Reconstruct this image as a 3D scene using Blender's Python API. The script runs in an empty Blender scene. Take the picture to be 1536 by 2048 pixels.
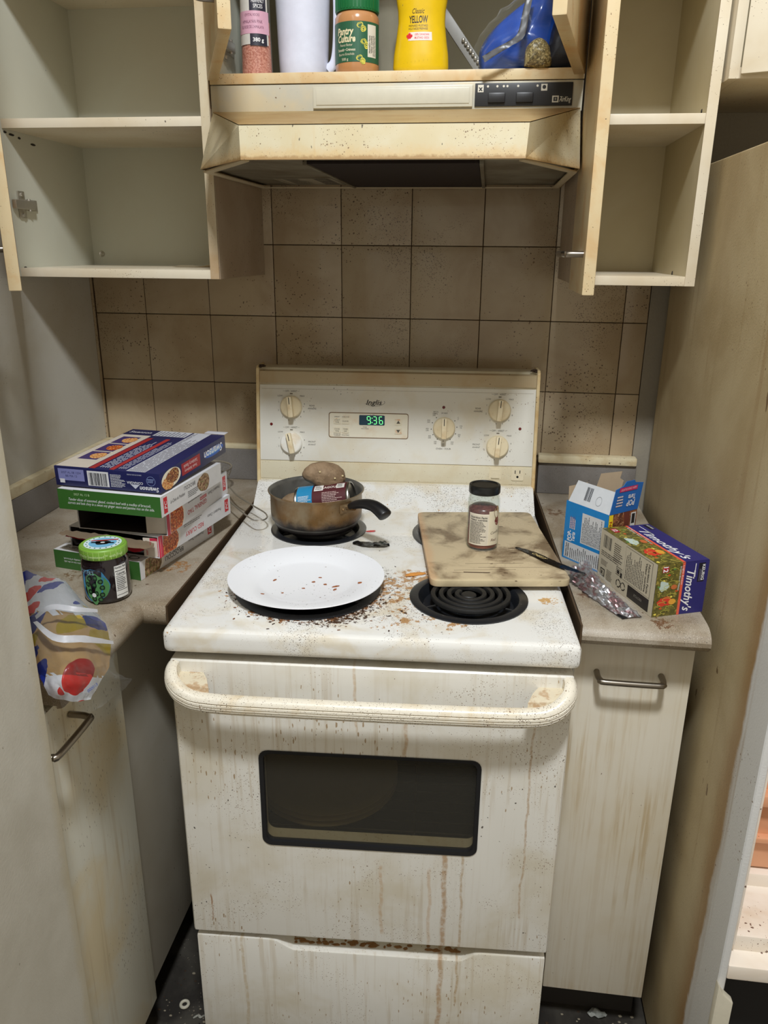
import bpy, bmesh, math, random
from mathutils import Vector, Matrix, noise as mnoise

# ------------------------------------------------------------------ camera, world, lamps, exposure
C = bpy.context.scene.collection
sc = bpy.context.scene
CAM = Vector((0.0750, -1.7569, 1.4317)); YAW, PITCH, ROLL, FPX = 0.1245, -0.3287, 0.0089, 1544.56
fwd = Vector((-math.sin(YAW) * math.cos(PITCH), math.cos(YAW) * math.cos(PITCH), math.sin(PITCH)))
rt = Vector((math.cos(YAW), math.sin(YAW), 0)); up = rt.cross(fwd)
r2 = rt * math.cos(ROLL) + up * math.sin(ROLL); u2 = -rt * math.sin(ROLL) + up * math.cos(ROLL)
cd = bpy.data.cameras.new('camera'); cam = bpy.data.objects.new('camera', cd); C.objects.link(cam)
m = Matrix((r2, u2, -fwd)).transposed().to_4x4(); m.translation = CAM; cam.matrix_world = m
cd.sensor_fit = 'VERTICAL'; cd.sensor_height = 24.0; cd.lens = FPX / 2048 * 24.0; cd.clip_start = 0.02
sc.camera = cam
sc.view_settings.view_transform = 'Standard'; sc.view_settings.look = 'None'
sc.view_settings.exposure = 0.0; sc.view_settings.gamma = 1.0; sc.view_settings.use_curve_mapping = False

w = bpy.data.worlds.new('world'); sc.world = w; w.use_nodes = True
w.node_tree.nodes['Background'].inputs[0].default_value = (1.0, 0.90, 0.74, 1)
w.node_tree.nodes['Background'].inputs[1].default_value = 0.50
ld = bpy.data.lights.new('ceiling_lamp', 'AREA'); ld.shape = 'DISK'; ld.size = 0.26; ld.energy = 55; ld.color = (0.92, 0.96, 1.0)
lo = bpy.data.objects.new('ceiling_lamp', ld); C.objects.link(lo)
lo.location = (0.12, -1.90, 3.05); lo.rotation_euler = (Vector((0.0, -0.6, 1.0)) - Vector(lo.location)).to_track_quat('-Z', 'Y').to_euler()
fl = bpy.data.lights.new('fridge_bulb', 'POINT'); fl.energy = 2.6; fl.color = (1.0, 0.76, 0.56); fl.shadow_soft_size = 0.03
fo = bpy.data.objects.new('fridge_bulb', fl); C.objects.link(fo); fo.location = (0.78, -0.55, 1.0)

# ------------------------------------------------------------------ materials
def lin(c):
    return tuple(((v / 255) / 12.92 if v / 255 <= 0.04045 else ((v / 255 + 0.055) / 1.055) ** 2.4) for v in c) + (1,)
class NT:
    def __init__(s, name):
        s.m = bpy.data.materials.new(name); s.m.use_nodes = True; s.t = s.m.node_tree; s.N = s.t.nodes
        s.b = s.N['Principled BSDF']; s.out = s.N['Material Output']
    def n(s, typ, **kw):
        x = s.N.new(typ)
        for k, v in kw.items(): setattr(x, k, v)
        return x
    def l(s, a, b): s.t.links.new(a, b)
    def val(s, sock, v):
        if hasattr(v, 'is_linked') or isinstance(v, bpy.types.NodeSocket): s.l(v, sock)
        else: sock.default_value = v
    def math(s, op, a, b=0.0, c=None):
        x = s.n('ShaderNodeMath', operation=op); s.val(x.inputs[0], a); s.val(x.inputs[1], b)
        if c is not None: s.val(x.inputs[2], c)
        return x.outputs[0]
    def mix(s, f, a, b):
        x = s.n('ShaderNodeMix', data_type='RGBA'); s.val(x.inputs[0], f); s.val(x.inputs[6], a); s.val(x.inputs[7], b)
        return x.outputs[2]
    def ramp(s, v, lo_, hi_, o0=0.0, o1=1.0):
        x = s.n('ShaderNodeMapRange'); x.interpolation_type = 'SMOOTHSTEP'
        s.val(x.inputs[0], v); x.inputs[1].default_value = lo_; x.inputs[2].default_value = hi_
        x.inputs[3].default_value = o0; x.inputs[4].default_value = o1
        return x.outputs[0]
    def coord(s, world=True, scale=(1, 1, 1)):
        if world: v = s.n('ShaderNodeNewGeometry').outputs['Position']
        else: v = s.n('ShaderNodeTexCoord').outputs['Object']
        if scale != (1, 1, 1):
            mp = s.n('ShaderNodeMapping'); mp.inputs['Scale'].default_value = scale; s.l(v, mp.inputs[0]); v = mp.outputs[0]
        return v
    def noise(s, vec, scale, detail=3, rough=0.6, dist=0.0):
        x = s.n('ShaderNodeTexNoise'); s.l(vec, x.inputs['Vector']); x.inputs['Scale'].default_value = scale
        x.inputs['Detail'].default_value = detail; x.inputs['Roughness'].default_value = rough; x.inputs['Distortion'].default_value = dist
        return x.outputs[0]
    def speck(s, vec, scale, size, dens=0.5, cluster=None, off=0.0):
        """irregular flecks: Voronoi cells, a share of them carry one fleck of random size"""
        scale = scale * 2.1
        mp = s.n('ShaderNodeVectorMath', operation='ADD'); s.l(vec, mp.inputs[0]); mp.inputs[1].default_value = (off, off * 1.7, off * .6)
        nz = s.n('ShaderNodeTexNoise'); s.l(mp.outputs[0], nz.inputs['Vector']); nz.inputs['Scale'].default_value = scale * 2.2; nz.inputs['Detail'].default_value = 2
        v3 = s.n('ShaderNodeVectorMath', operation='MULTIPLY_ADD'); s.l(nz.outputs[1], v3.inputs[0]); k = 0.55 / scale
        v3.inputs[1].default_value = (k, k, k); s.l(mp.outputs[0], v3.inputs[2])
        vo = s.n('ShaderNodeTexVoronoi'); s.l(v3.outputs[0], vo.inputs['Vector']); vo.inputs['Scale'].default_value = scale
        sp = s.n('ShaderNodeSeparateColor'); s.l(vo.outputs['Color'], sp.inputs[0])
        r = s.math('MULTIPLY', s.math('POWER', sp.outputs[0], 2.0), size * .9)
        lim = s.math('GREATER_THAN', sp.outputs[1], 1 - dens)
        thr = s.math('MULTIPLY', r, lim)
        if cluster is not None: thr = s.math('MULTIPLY', thr, cluster)
        return s.math('LESS_THAN', vo.outputs['Distance'], thr)

MATS = {}
def plain(name, c, rough=0.5, metal=0.0, spec=0.5, alpha=None, trans=0, emit=None, bump=None, coat=0):
    if name in MATS: return MATS[name]
    t = NT(name); b = t.b
    b.inputs['Base Color'].default_value = lin(c); b.inputs['Roughness'].default_value = rough; b.inputs['Metallic'].default_value = metal
    b.inputs['Specular IOR Level'].default_value = spec; b.inputs['Coat Weight'].default_value = coat
    if trans: b.inputs['Transmission Weight'].default_value = trans
    if alpha is not None: b.inputs['Alpha'].default_value = alpha
    if emit:
        b.inputs['Emission Color'].default_value = lin(c); b.inputs['Emission Strength'].default_value = emit
    vec = t.coord(False)
    nz = t.noise(vec, 60 if not bump else bump[0], 3)
    if not emit:
        cm = t.mix(t.ramp(nz, .3, .7, 0, .10), lin(c), lin([x * .72 for x in c])); t.l(cm, b.inputs['Base Color'])
    if bump:
        bp = t.n('ShaderNodeBump'); bp.inputs['Strength'].default_value = bump[1]; bp.inputs['Distance'].default_value = .002
        t.l(nz, bp.inputs['Height']); t.l(bp.outputs[0], b.inputs['Normal'])
    MATS[name] = t.m
    return t.m

def dirty(name, base, rough=0.4, world=True, grease=None, specks=(), drips=None, zones=(), bump=None, objvar=0, coat=0):
    """base colour, large grease film, flecks, vertical drip marks, located stains"""
    if name in MATS: return MATS[name]
    t = NT(name); b = t.b; vec = t.coord(world)
    col = lin(base)
    if objvar:
        oi = t.n('ShaderNodeObjectInfo'); col = t.mix(t.math('MULTIPLY', oi.outputs['Random'], objvar), col, lin([x * .8 for x in base]))
    if grease:
        gc, gs, glo, ghi, ga = grease
        g = t.ramp(t.noise(vec, gs, 4, .6, .4), glo, ghi, 0, ga); col = t.mix(g, col, lin(gc))
    for z in zones: col = z(t, vec, col)
    if drips:
        dc, ds, dlo, dhi, da = drips
        mp = t.n('ShaderNodeMapping'); mp.inputs['Scale'].default_value = (ds, ds, ds * .035); t.l(vec, mp.inputs[0])
        d1 = t.noise(mp.outputs[0], 1.0, 4, .65, .15)
        fade = t.ramp(t.noise(vec, 5, 2), .38, .62, .25, 1)
        col = t.mix(t.math('MULTIPLY', t.ramp(d1, dlo, dhi, 0, da), fade), col, lin(dc))
    rg = rough
    for i, s_ in enumerate(specks):
        sc_, sz, dens, c_ = s_[:4]; cl = None
        v2 = vec
        if len(s_) > 5 and s_[5]:
            mp = t.n('ShaderNodeMapping'); mp.inputs['Scale'].default_value = s_[5]; t.l(vec, mp.inputs[0]); v2 = mp.outputs[0]
        if len(s_) > 4 and s_[4]: cl = t.ramp(t.noise(vec, s_[4], 3), .42, .62, .12, 1.25)
        m_ = t.speck(v2, sc_, sz, dens, cl, off=i * 3.1); col = t.mix(t.math('MULTIPLY', m_, .86), col, lin(c_))
    t.l(col, b.inputs['Base Color']); b.inputs['Roughness'].default_value = rough
    b.inputs['Coat Weight'].default_value = coat
    if bump:
        bp = t.n('ShaderNodeBump'); bp.inputs['Strength'].default_value = bump[1]; bp.inputs['Distance'].default_value = .001
        t.l(t.noise(vec, bump[0], 3), bp.inputs['Height']); t.l(bp.outputs[0], b.inputs['Normal'])
    MATS[name] = t.m
    return t.m

def axis(t, vec, i):
    sp = t.n('ShaderNodeSeparateXYZ'); t.l(vec, sp.inputs[0]); return sp.outputs[i]
def zone_axis(i, lo_, hi_, c, amt, nscale=20, namp=0.02, inv=False):
    """a stain that lies between two coordinates with a ragged border"""
    def f(t, vec, col):
        a = t.math('ADD', axis(t, vec, i), t.math('MULTIPLY', t.math('SUBTRACT', t.noise(vec, nscale, 4, .7), .5), namp * 2))
        return t.mix(t.ramp(a, lo_, hi_, amt if inv else 0, 0 if inv else amt), col, lin(c))
    return f
def zone_ring(cx, cy, r0, r1, c, thr=.5, nscale=90):
    """burnt-on crust round a burner"""
    def f(t, vec, col):
        dx = t.math('SUBTRACT', axis(t, vec, 0), cx); dy = t.math('SUBTRACT', axis(t, vec, 1), cy)
        d = t.math('SQRT', t.math('ADD', t.math('MULTIPLY', dx, dx), t.math('MULTIPLY', dy, dy)))
        k = t.ramp(d, r0, r1, .26, -.12)
        n1 = t.math('ADD', t.noise(vec, nscale, 5, .75), k)
        n2 = t.math('ADD', n1, t.math('MULTIPLY', t.math('SUBTRACT', t.noise(vec, 9, 2), .5), .5))
        return t.mix(t.ramp(n2, thr + .12, thr + .17), col, lin(c))
    return f
def zone_line(cx, wdt, z0, z1, c, amt=.8, ax=0):
    """one long drip at x=cx"""
    def f(t, vec, col):
        wob = t.math('MULTIPLY', t.math('SUBTRACT', t.noise(t_scaled(t, vec), 14, 3), .5), .018)
        d = t.math('ABSOLUTE', t.math('ADD', t.math('SUBTRACT', axis(t, vec, ax), cx), wob))
        a = t.ramp(d, wdt * .3, wdt, amt, 0)
        zz = axis(t, vec, 2)
        a = t.math('MULTIPLY', a, t.math('MULTIPLY', t.ramp(zz, z0, z0 + .01), t.ramp(zz, z1 - .01, z1, 1, 0)))
        a = t.math('MULTIPLY', a, t.ramp(t.noise(vec, 120, 3), .3, .6, .3, 1))
        return t.mix(a, col, lin(c))
    return f
def t_scaled(t, vec):
    mp = t.n('ShaderNodeMapping'); mp.inputs['Scale'].default_value = (0.2, 0.2, 1); t.l(vec, mp.inputs[0]); return mp.outputs[0]

DK = (38, 24, 16); BR = (96, 58, 28); TAN = (196, 150, 88); AMB = (170, 104, 46)
# melamine of the cabinets: cream with flecks
M_cab = dirty('cabinet_melamine', (222, 212, 190), .35, grease=((198, 176, 136), 6, .35, .75, .55), specks=((95, .34, .22, DK, 7), (240, .34, .3, BR, 9)))
M_cabin = dirty('cabinet_inside', (202, 204, 190), .45, grease=((196, 192, 174), 4, .3, .7, .5), specks=((40, .10, .10, DK, 6),))
M_cabin2 = dirty('cabinet_inside_yellowed', (204, 194, 164), .45, grease=((190, 176, 138), 4, .3, .7, .7), specks=((40, .10, .08, DK, 6),))
M_cabside = dirty('cabinet_side_greasy', (184, 166, 142), .45, grease=((160, 136, 108), 8, .3, .7, .6), specks=((60, .34, .5, DK, 6), (120, .4, .4, (60, 42, 28)), (230, .3, .4, (70, 48, 30), 5)))
M_edge = dirty('cabinet_edge_grimy', (214, 194, 154), .4, grease=((202, 156, 96), 14, .44, .72, .65), specks=((230, .36, .45, (112, 76, 42), 12), (90, .2, .12, DK)))
M_cabe = dirty('cabinet_stile', (212, 200, 172), .4, grease=((190, 164, 122), 9, .4, .7, .7), specks=((70, .22, .2, DK), (240, .34, .35, (104, 72, 42), 12)), zones=[zone_axis(2, 1.374, 1.47, (176, 132, 84), .5, 30, .03, inv=True)])
M_bdoor = dirty('base_door_melamine', (220, 213, 196), .35, grease=((206, 190, 156), 5, .35, .75, .5), drips=((186, 162, 120), 90, .46, .64, .7),
                specks=((110, .24, .25, DK, 8), (200, .34, .4, BR, 6, (1, 1, .3))))
M_bdoorL = dirty('left_door_melamine', (206, 204, 190), .38, grease=((204, 186, 146), 6, .4, .7, .75), drips=((170, 150, 116), 60, .52, .7, .5),
                 specks=((170, .42, .45, (84, 68, 44), 7, (1, 1, .22)), (70, .2, .15, DK, 8, (1, 1, .4))))
M_filler = dirty('cabinet_filler', (176, 170, 156), .45, grease=((160, 150, 130), 5, .4, .7, .4), specks=((80, .2, .2, (90, 78, 60), 8, (1, 1, .4)),))
M_hood = dirty('hood_enamel', (198, 188, 158), .55, grease=((188, 170, 126), 10, .36, .7, .6), drips=((190, 152, 92), 60, .56, .72, .3),
               specks=((170, .44, .55, (104, 76, 44), 12), (90, .24, .3, DK, 9), (260, .4, .5, (120, 90, 56), 7), (100, .22, .3, DK, 10, (1, 1, .35))), coat=0,
               zones=[zone_axis(2, 1.5535, 1.5590, (84, 50, 26), .9, 110, .006, inv=True), zone_axis(2, 1.556, 1.575, (196, 158, 96), .5, 60, .012, inv=True)])
M_hoodtop = dirty('hood_slope_grease', (226, 200, 148), .45, grease=((208, 168, 104), 12, .35, .7, .7), specks=((90, .3, .2, DK, 8),))
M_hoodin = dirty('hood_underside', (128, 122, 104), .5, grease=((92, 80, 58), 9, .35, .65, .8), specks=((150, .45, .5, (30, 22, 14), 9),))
M_tile = dirty('wall_tile', (192, 174, 144), .3, objvar=.4, grease=((160, 136, 104), 7, .35, .7, .65), specks=((60, .30, .55, (112, 84, 56), 5), (120, .46, .6, (70, 48, 30), 5), (90, .34, .35, (64, 44, 28)), (230, .5, .6, (70, 50, 32), 4), (34, .20, .3, (44, 30, 20), 4)), coat=.25)
M_grout = dirty('grout', (120, 98, 68), .8, grease=((80, 58, 34), 14, .4, .7, .8), specks=((120, .4, .3, DK, 8),))
M_wallL = dirty('wall_paint', (198, 195, 184), .55, grease=((180, 172, 150), 5, .4, .75, .5), specks=((60, .2, .2, (92, 78, 54), 5), (170, .26, .2, (120, 104, 76), 7)), bump=(260, .15))
M_wallN = dirty('near_wall_paint', (214, 212, 202), .6, grease=((170, 164, 146), 4, .4, .75, .5), specks=((120, .24, .18, (120, 108, 84), 5, (1, 1, .6)), (240, .3, .25, (130, 118, 96), 6)),
                zones=[zone_axis(1, -1.045, -1.025, (196, 184, 150), .5, 26, .012)], bump=(240, .2))
M_trim = dirty('trim_plastic', (222, 210, 176), .4, grease=((190, 164, 116), 22, .42, .66, .7), specks=((120, .4, .4, (80, 52, 28), 12),))
M_counter = dirty('counter_laminate', (166, 156, 140), .45, grease=((132, 116, 92), 9, .36, .66, .8), zones=[zone_ring(-.44, -.56, .0, .10, (150, 108, 62), .60, 60), zone_ring(.262, -.575, .0, .035, (96, 66, 46), .56, 90), zone_ring(.36, -.66, .0, .04, (104, 74, 50), .60, 110), zone_ring(.25, -.16, .0, .09, (110, 86, 64), .62, 50), zone_ring(-.60, -.62, .0, .10, (116, 92, 66), .66, 50)],
                  specks=((420, .62, .6, (120, 108, 90)), (520, .55, .5, (206, 198, 184)), (330, .5, .35, (70, 56, 42), 9), (60, .34, .22, (74, 48, 28), 6)))
M_splash = dirty('backsplash_laminate', (128, 124, 120), .45, grease=((110, 102, 94), 8, .36, .66, .6),
                 specks=((520, .6, .6, (150, 146, 140)), (460, .5, .5, (92, 88, 84)), (90, .3, .2, (60, 46, 34), 6)))
M_floor = dirty('floor_vinyl', (74, 70, 62), .55, grease=((38, 34, 30), 10, .35, .65, .9), specks=((120, .4, .45, (130, 120, 104), 8), (70, .36, .3, (20, 16, 12), 6)), bump=(120, .3))
LF, RF, LR, RR = (-.113, -.625, .118), (.147, -.640, .094), (-.138, -.345, .094), (.165, -.350, .118)
M_cook = dirty('cooktop_enamel', (232, 231, 226), .2, world=False, grease=((212, 198, 168), 16, .44, .70, .6), coat=.5,
               zones=[zone_ring(LF[0], LF[1], .112, .158, (140, 92, 50), .62), zone_ring(LF[0] + .02, LF[1], .115, .18, (70, 46, 28), .66, 150),
                      zone_ring(RF[0] - .05, RF[1], .08, .19, (182, 142, 98), .62, 60), zone_ring(.27, -.64, .0, .07, (200, 158, 100), .66, 50)],
               specks=((170, .36, .5, (96, 68, 42), 7), (100, .24, .35, (120, 82, 50), 9), (56, .24, .25, (196, 152, 98), 7), (260, .46, .55, (60, 46, 34), 12), (360, .46, .6, (110, 86, 60), 6)))
M_range = dirty('range_enamel', (229, 226, 217), .25, world=False, grease=((206, 195, 168), 7, .40, .72, .65), coat=.35, drips=((182, 160, 122), 120, .50, .68, .42),
                specks=((110, .24, .3, (96, 70, 46), 7), (220, .36, .45, (124, 96, 64), 9), (50, .15, .16, (56, 42, 30), 6), (130, .34, .35, (160, 132, 94), 5, (1, 1, .25))),
                zones=[zone_line(.122, .006, .06, .53, (176, 134, 84), .7), zone_line(.098, .004, .33, .50, (196, 158, 112), .45), zone_line(-.262, .002, .355, .42, (160, 110, 56), .8),
                       zone_line(.15, .003, .2, .53, (176, 142, 92), .6), zone_line(-.02, .003, .74, .86, (190, 150, 96), .5), zone_line(.055, .004, .70, .80, (184, 140, 90), .6), zone_line(.245, .0025, .40, .80, (176, 140, 96), .6),
                       zone_line(.02, .004, .35, .50, (190, 150, 100), .5), zone_line(-.215, .004, .06, .33, (188, 160, 110), .5)])
M_guard = dirty('backguard_enamel', (220, 212, 186), .3, world=False, grease=((206, 186, 146), 9, .4, .72, .7), coat=.3, specks=((150, .30, .3, (112, 72, 36), 7), (60, .18, .2, DK, 6), (300, .36, .35, (150, 104, 58), 6)))
M_guardtop = dirty('backguard_top_band', (192, 174, 140), .45, world=False, grease=((180, 148, 104), 9, .4, .7, .7), specks=((110, .34, .4, (84, 50, 24), 7), (60, .2, .2, DK)))
M_handle = dirty('handle_plastic', (226, 219, 202), .35, world=False, grease=((202, 176, 128), 14, .46, .7, .7), specks=((260, .5, .6, (90, 66, 42), 9), (110, .3, .35, (116, 80, 44), 8), (360, .5, .5, (84, 60, 40))))
M_knob = plain('knob_plastic', (224, 212, 182), .35, bump=(200, .1))
def fridge_clean(t, vec, col):
    sp_y, sp_z = axis(t, vec, 1), axis(t, vec, 2)
    lim = t.math('ADD', t.math('MULTIPLY', sp_z, -0.030), -0.772)
    d = t.math('ADD', t.math('SUBTRACT', sp_y, lim), t.math('MULTIPLY', t.math('SUBTRACT', t.noise(vec, 9, 4, .7), .5), .03))
    brown = t.mix(t.ramp(d, .0, .07, .75, 0), col, lin((148, 108, 56)))
    return t.mix(t.ramp(d, -.004, .008), lin((214, 214, 212)), brown)
M_fridge = dirty('fridge_side', (190, 174, 138), .5, grease=((160, 138, 98), 4, .35, .7, .7), drips=((150, 122, 82), 30, .54, .7, .45),
                 specks=((24, .22, .25, (104, 78, 48), 4, (1, 1, .4)), (60, .2, .16, (120, 96, 68), 5), (150, .26, .25, (106, 84, 58), 5)), zones=[fridge_clean], bump=(330, .35))
M_fridgein = dirty('fridge_liner', (236, 226, 212), .4, grease=((206, 180, 148), 8, .42, .7, .6), specks=((75, .42, .45, (92, 44, 20), 9), (190, .4, .3, (120, 70, 36), 8)))
M_crisper = dirty('crisper_plastic', (222, 164, 126), .25, grease=((200, 136, 96), 6, .35, .7, .7), specks=((90, .3, .25, (110, 54, 24), 6),))
M_steel = plain('brushed_nickel', (150, 142, 130), .32, 1.0)
M_chrome = plain('hinge_steel', (206, 202, 192), .38, .85)
M_black = plain('black_plastic', (24, 24, 26), .38)
M_rubber = plain('black_gasket', (20, 20, 22), .6)
M_drip = dirty('drip_pan_black', (28, 30, 34), .35, world=False, specks=((160, .34, .3, (120, 120, 118), 8), (60, .16, .15, (200, 170, 130))), coat=.3)
M_coil = plain('burner_coil', (34, 34, 34), .5, .2, bump=(200, .2))
M_white = plain('white_plastic', (226, 228, 232), .35)
M_china = dirty('plate_melamine', (244, 246, 250), .3, world=False, specks=((150, .3, .3, (70, 60, 50), 9), (55, .18, .14, (110, 66, 34)), (260, .25, .25, (96, 84, 70), 8)), coat=.3)
def glass(name, c, op, rough=.05):
    """thin clear film or pane: mostly lets the view through, with a glossy surface"""
    if name in MATS: return MATS[name]
    t = NT(name); tr = t.n('ShaderNodeBsdfTransparent'); tr.inputs[0].default_value = lin(c)
    mx = t.n('ShaderNodeMixShader'); b = t.b; b.inputs['Base Color'].default_value = lin(c); b.inputs['Roughness'].default_value = rough
    fr = t.n('ShaderNodeLayerWeight'); fr.inputs[0].default_value = .5
    f = t.math('MINIMUM', t.math('ADD', op, t.math('MULTIPLY', t.math('POWER', fr.outputs['Facing'], 4.0), .20)), 1.0)
    t.l(f, mx.inputs[0]); t.l(tr.outputs[0], mx.inputs[1]); t.l(b.outputs[0], mx.inputs[2]); t.l(mx.outputs[0], t.out.inputs[0])
    MATS[name] = t.m; return t.m
M_film = glass('clear_film', (251, 252, 252), .014, .08)
M_glass = glass('jar_glass', (246, 248, 246), .03, .04)
M_oveng = glass('oven_glass', (212, 208, 196), .04, .10)
def ink(c, rough=.4):
    return plain('ink_%02x%02x%02x' % tuple(int(x) for x in c), c, rough)
def food(name, a, b_, c_, s_=260):
    if name in MATS: return MATS[name]
    t = NT(name); v = t.coord(False); x = t.mix(t.ramp(t.noise(v, s_, 3), .4, .6), lin(a), lin(b_))
    x = t.mix(t.ramp(t.noise(v, s_ * 1.7, 2), .56, .62), x, lin(c_)); t.l(x, t.b.inputs['Base Color']); t.b.inputs['Roughness'].default_value = .4
    MATS[name] = t.m; return t.m
F_meat = food('print_saucy_meat', (204, 96, 40), (140, 54, 24), (236, 176, 104), 170)
F_beef = food('print_beef', (104, 66, 44), (176, 146, 112), (96, 116, 56), 170)
F_steak = food('print_steak', (150, 80, 40), (90, 40, 20), (224, 190, 120))
F_pasta = food('print_pasta', (222, 170, 100), (180, 96, 50), (240, 214, 160))
F_jungle = food('print_foliage', (112, 104, 48), (84, 80, 36), (156, 140, 66), 90)
F_choc = food('print_chocolate', (150, 96, 62), (92, 52, 34), (196, 150, 112), 90)

# ------------------------------------------------------------------ geometry helpers
ROOT0 = {}
def shade(bm, ang=35):
    bm.normal_update()
    for f in bm.faces: f.smooth = True
    for e in bm.edges:
        if len(e.link_faces) == 2:
            try: e.smooth = e.calc_face_angle() < math.radians(ang)
            except ValueError: pass
def obj(name, bm, mats, parent=None, ang=35, kind=None, label=None):
    shade(bm, ang)
    if parent is not None:
        r = parent
        while r.parent: r = r.parent
        off = ROOT0.get(r.name)
        if off is not None: bmesh.ops.translate(bm, verts=bm.verts, vec=-off)
    me = bpy.data.meshes.new(name); bm.to_mesh(me); bm.free()
    for x in (mats if isinstance(mats, (list, tuple)) else [mats]): me.materials.append(x)
    o = bpy.data.objects.new(name, me); C.objects.link(o)
    if parent is not None: o.parent = parent
    if kind: o['kind'] = kind
    if label: o['label'] = label
    return o
def thing(name, label, cat, loc=(0, 0, 0), rot=(0, 0, 0), group=None, world=False):
    """an Empty at the thing's base; world=True: its parts are given in world coordinates"""
    o = bpy.data.objects.new(name, None); C.objects.link(o); o.empty_display_size = .03
    o.location = loc; o.rotation_euler = rot; o['label'] = label; o['category'] = cat
    if group: o['group'] = group
    if world: ROOT0[o.name] = Vector(loc)
    return o
def tag(o, label, cat, group=None):
    o['label'] = label; o['category'] = cat
    if group: o['group'] = group
    return o
def struct(name, bm, mats, ang=35):
    o = obj(name, bm, mats, None, ang); o['kind'] = 'structure'; return o
def NB(): return bmesh.new()
def box(bm, lo_, hi_, bev=0.0, mi=0, seg=2, mat=None):
    x0, y0, z0 = lo_; x1, y1, z1 = hi_
    t = bmesh.new(); bmesh.ops.create_cube(t, size=1)
    bmesh.ops.scale(t, vec=(abs(x1 - x0), abs(y1 - y0), abs(z1 - z0)), verts=t.verts)
    bmesh.ops.translate(t, vec=((x0 + x1) / 2, (y0 + y1) / 2, (z0 + z1) / 2), verts=t.verts)
    if bev: bmesh.ops.bevel(t, geom=t.edges[:], offset=bev, segments=seg, profile=.6, affect='EDGES')
    merge(bm, t, mi, mat)
    return bm
def merge(bm, t, mi=0, mat=None):
    if mat is not None: bmesh.ops.transform(t, matrix=mat, verts=t.verts)
    mp = {}
    for v in t.verts: mp[v] = bm.verts.new(v.co)
    for f in t.faces:
        try: nf = bm.faces.new([mp[v] for v in f.verts]); nf.material_index = mi if mi is not None else f.material_index
        except ValueError: pass
    t.free()
def prism(bm, poly, axis_, a0, a1, mi=0, bev=0, mat=None):
    """extrude a 2-D outline; axis_ 'x': poly=(y,z); 'y': poly=(x,z); 'z': poly=(x,y)"""
    def p3(p, a): return {'x': (a, p[0], p[1]), 'y': (p[0], a, p[1]), 'z': (p[0], p[1], a)}[axis_]
    t = bmesh.new(); A = [t.verts.new(p3(p, a0)) for p in poly]; B = [t.verts.new(p3(p, a1)) for p in poly]; n = len(poly)
    t.faces.new(A); t.faces.new(B[::-1])
    for i in range(n): t.faces.new((A[i], B[i], B[(i + 1) % n], A[(i + 1) % n]))
    bmesh.ops.recalc_face_normals(t, faces=t.faces)
    if bev: bmesh.ops.bevel(t, geom=t.edges[:], offset=bev, segments=2, profile=.6, affect='EDGES')
    merge(bm, t, mi, mat); return bm
def smooth_path(pts, n=6):
    P = [Vector(p) for p in pts]; out = []
    for i in range(len(P) - 1):
        a = P[max(i - 1, 0)]; b = P[i]; c = P[i + 1]; d = P[min(i + 2, len(P) - 1)]
        for k in range(n):
            t = k / n
            out.append(0.5 * ((2 * b) + (c - a) * t + (2 * a - 5 * b + 4 * c - d) * t * t + (3 * b - a - 3 * c + d) * t ** 3))
    out.append(P[-1]); return out
def tube(bm, pts, r, n=10, mi=0, closed=False, cap=True, prof=None, upv=None):
    pts = [Vector(p) for p in pts]; N = len(pts); rings = []; rr = r if isinstance(r, (list, tuple)) else [r] * N
    nrm = None
    for i, p in enumerate(pts):
        if closed: tg = (pts[(i + 1) % N] - pts[i - 1]).normalized()
        else: tg = (pts[min(i + 1, N - 1)] - pts[max(i - 1, 0)]).normalized()
        if upv is not None: nrm = Vector(upv)
        elif nrm is None: nrm = Vector((0, 0, 1)) if abs(tg.z) < .9 else Vector((1, 0, 0))
        nrm = (nrm - tg * nrm.dot(tg)).normalized(); bn = tg.cross(nrm)
        if prof: rings.append([bm.verts.new(p + nrm * (a * rr[i]) + bn * (b * rr[i])) for a, b in prof])
        else: rings.append([bm.verts.new(p + (nrm * math.cos(k * math.tau / n) + bn * math.sin(k * math.tau / n)) * rr[i]) for k in range(n)])
    n = len(rings[0])
    for i in range(N if closed else N - 1):
        A, B = rings[i], rings[(i + 1) % N]
        for k in range(n): f = bm.faces.new((A[k], A[(k + 1) % n], B[(k + 1) % n], B[k])); f.material_index = mi
    if cap and not closed:
        f = bm.faces.new(rings[0][::-1]); f.material_index = mi; f = bm.faces.new(rings[-1]); f.material_index = mi
    return bm
def lathe(bm, prof, cx=0, cy=0, n=48, mi=0, sx=1, sy=1, mat=None):
    """prof: (radius, z) going round; sx, sy flatten the section"""
    t = bmesh.new(); rings = []
    for p in prof:
        r, z = p[:2]; kx = p[2] if len(p) > 2 else sx
        if r < 1e-6: rings.append([t.verts.new((cx, cy, z))]); continue
        rings.append([t.verts.new((cx + r * kx * math.cos(k * math.tau / n), cy + r * sy * math.sin(k * math.tau / n), z)) for k in range(n)])
    for A, B in zip(rings, rings[1:]):
        if len(A) == 1 and len(B) == 1: continue
        for k in range(n):
            k2 = (k + 1) % n
            if len(A) == 1: t.faces.new((A[0], B[k2], B[k]))
            elif len(B) == 1: t.faces.new((A[k], A[k2], B[0]))
            else: t.faces.new((A[k], A[k2], B[k2], B[k]))
    merge(bm, t, mi, mat); return bm
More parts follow.
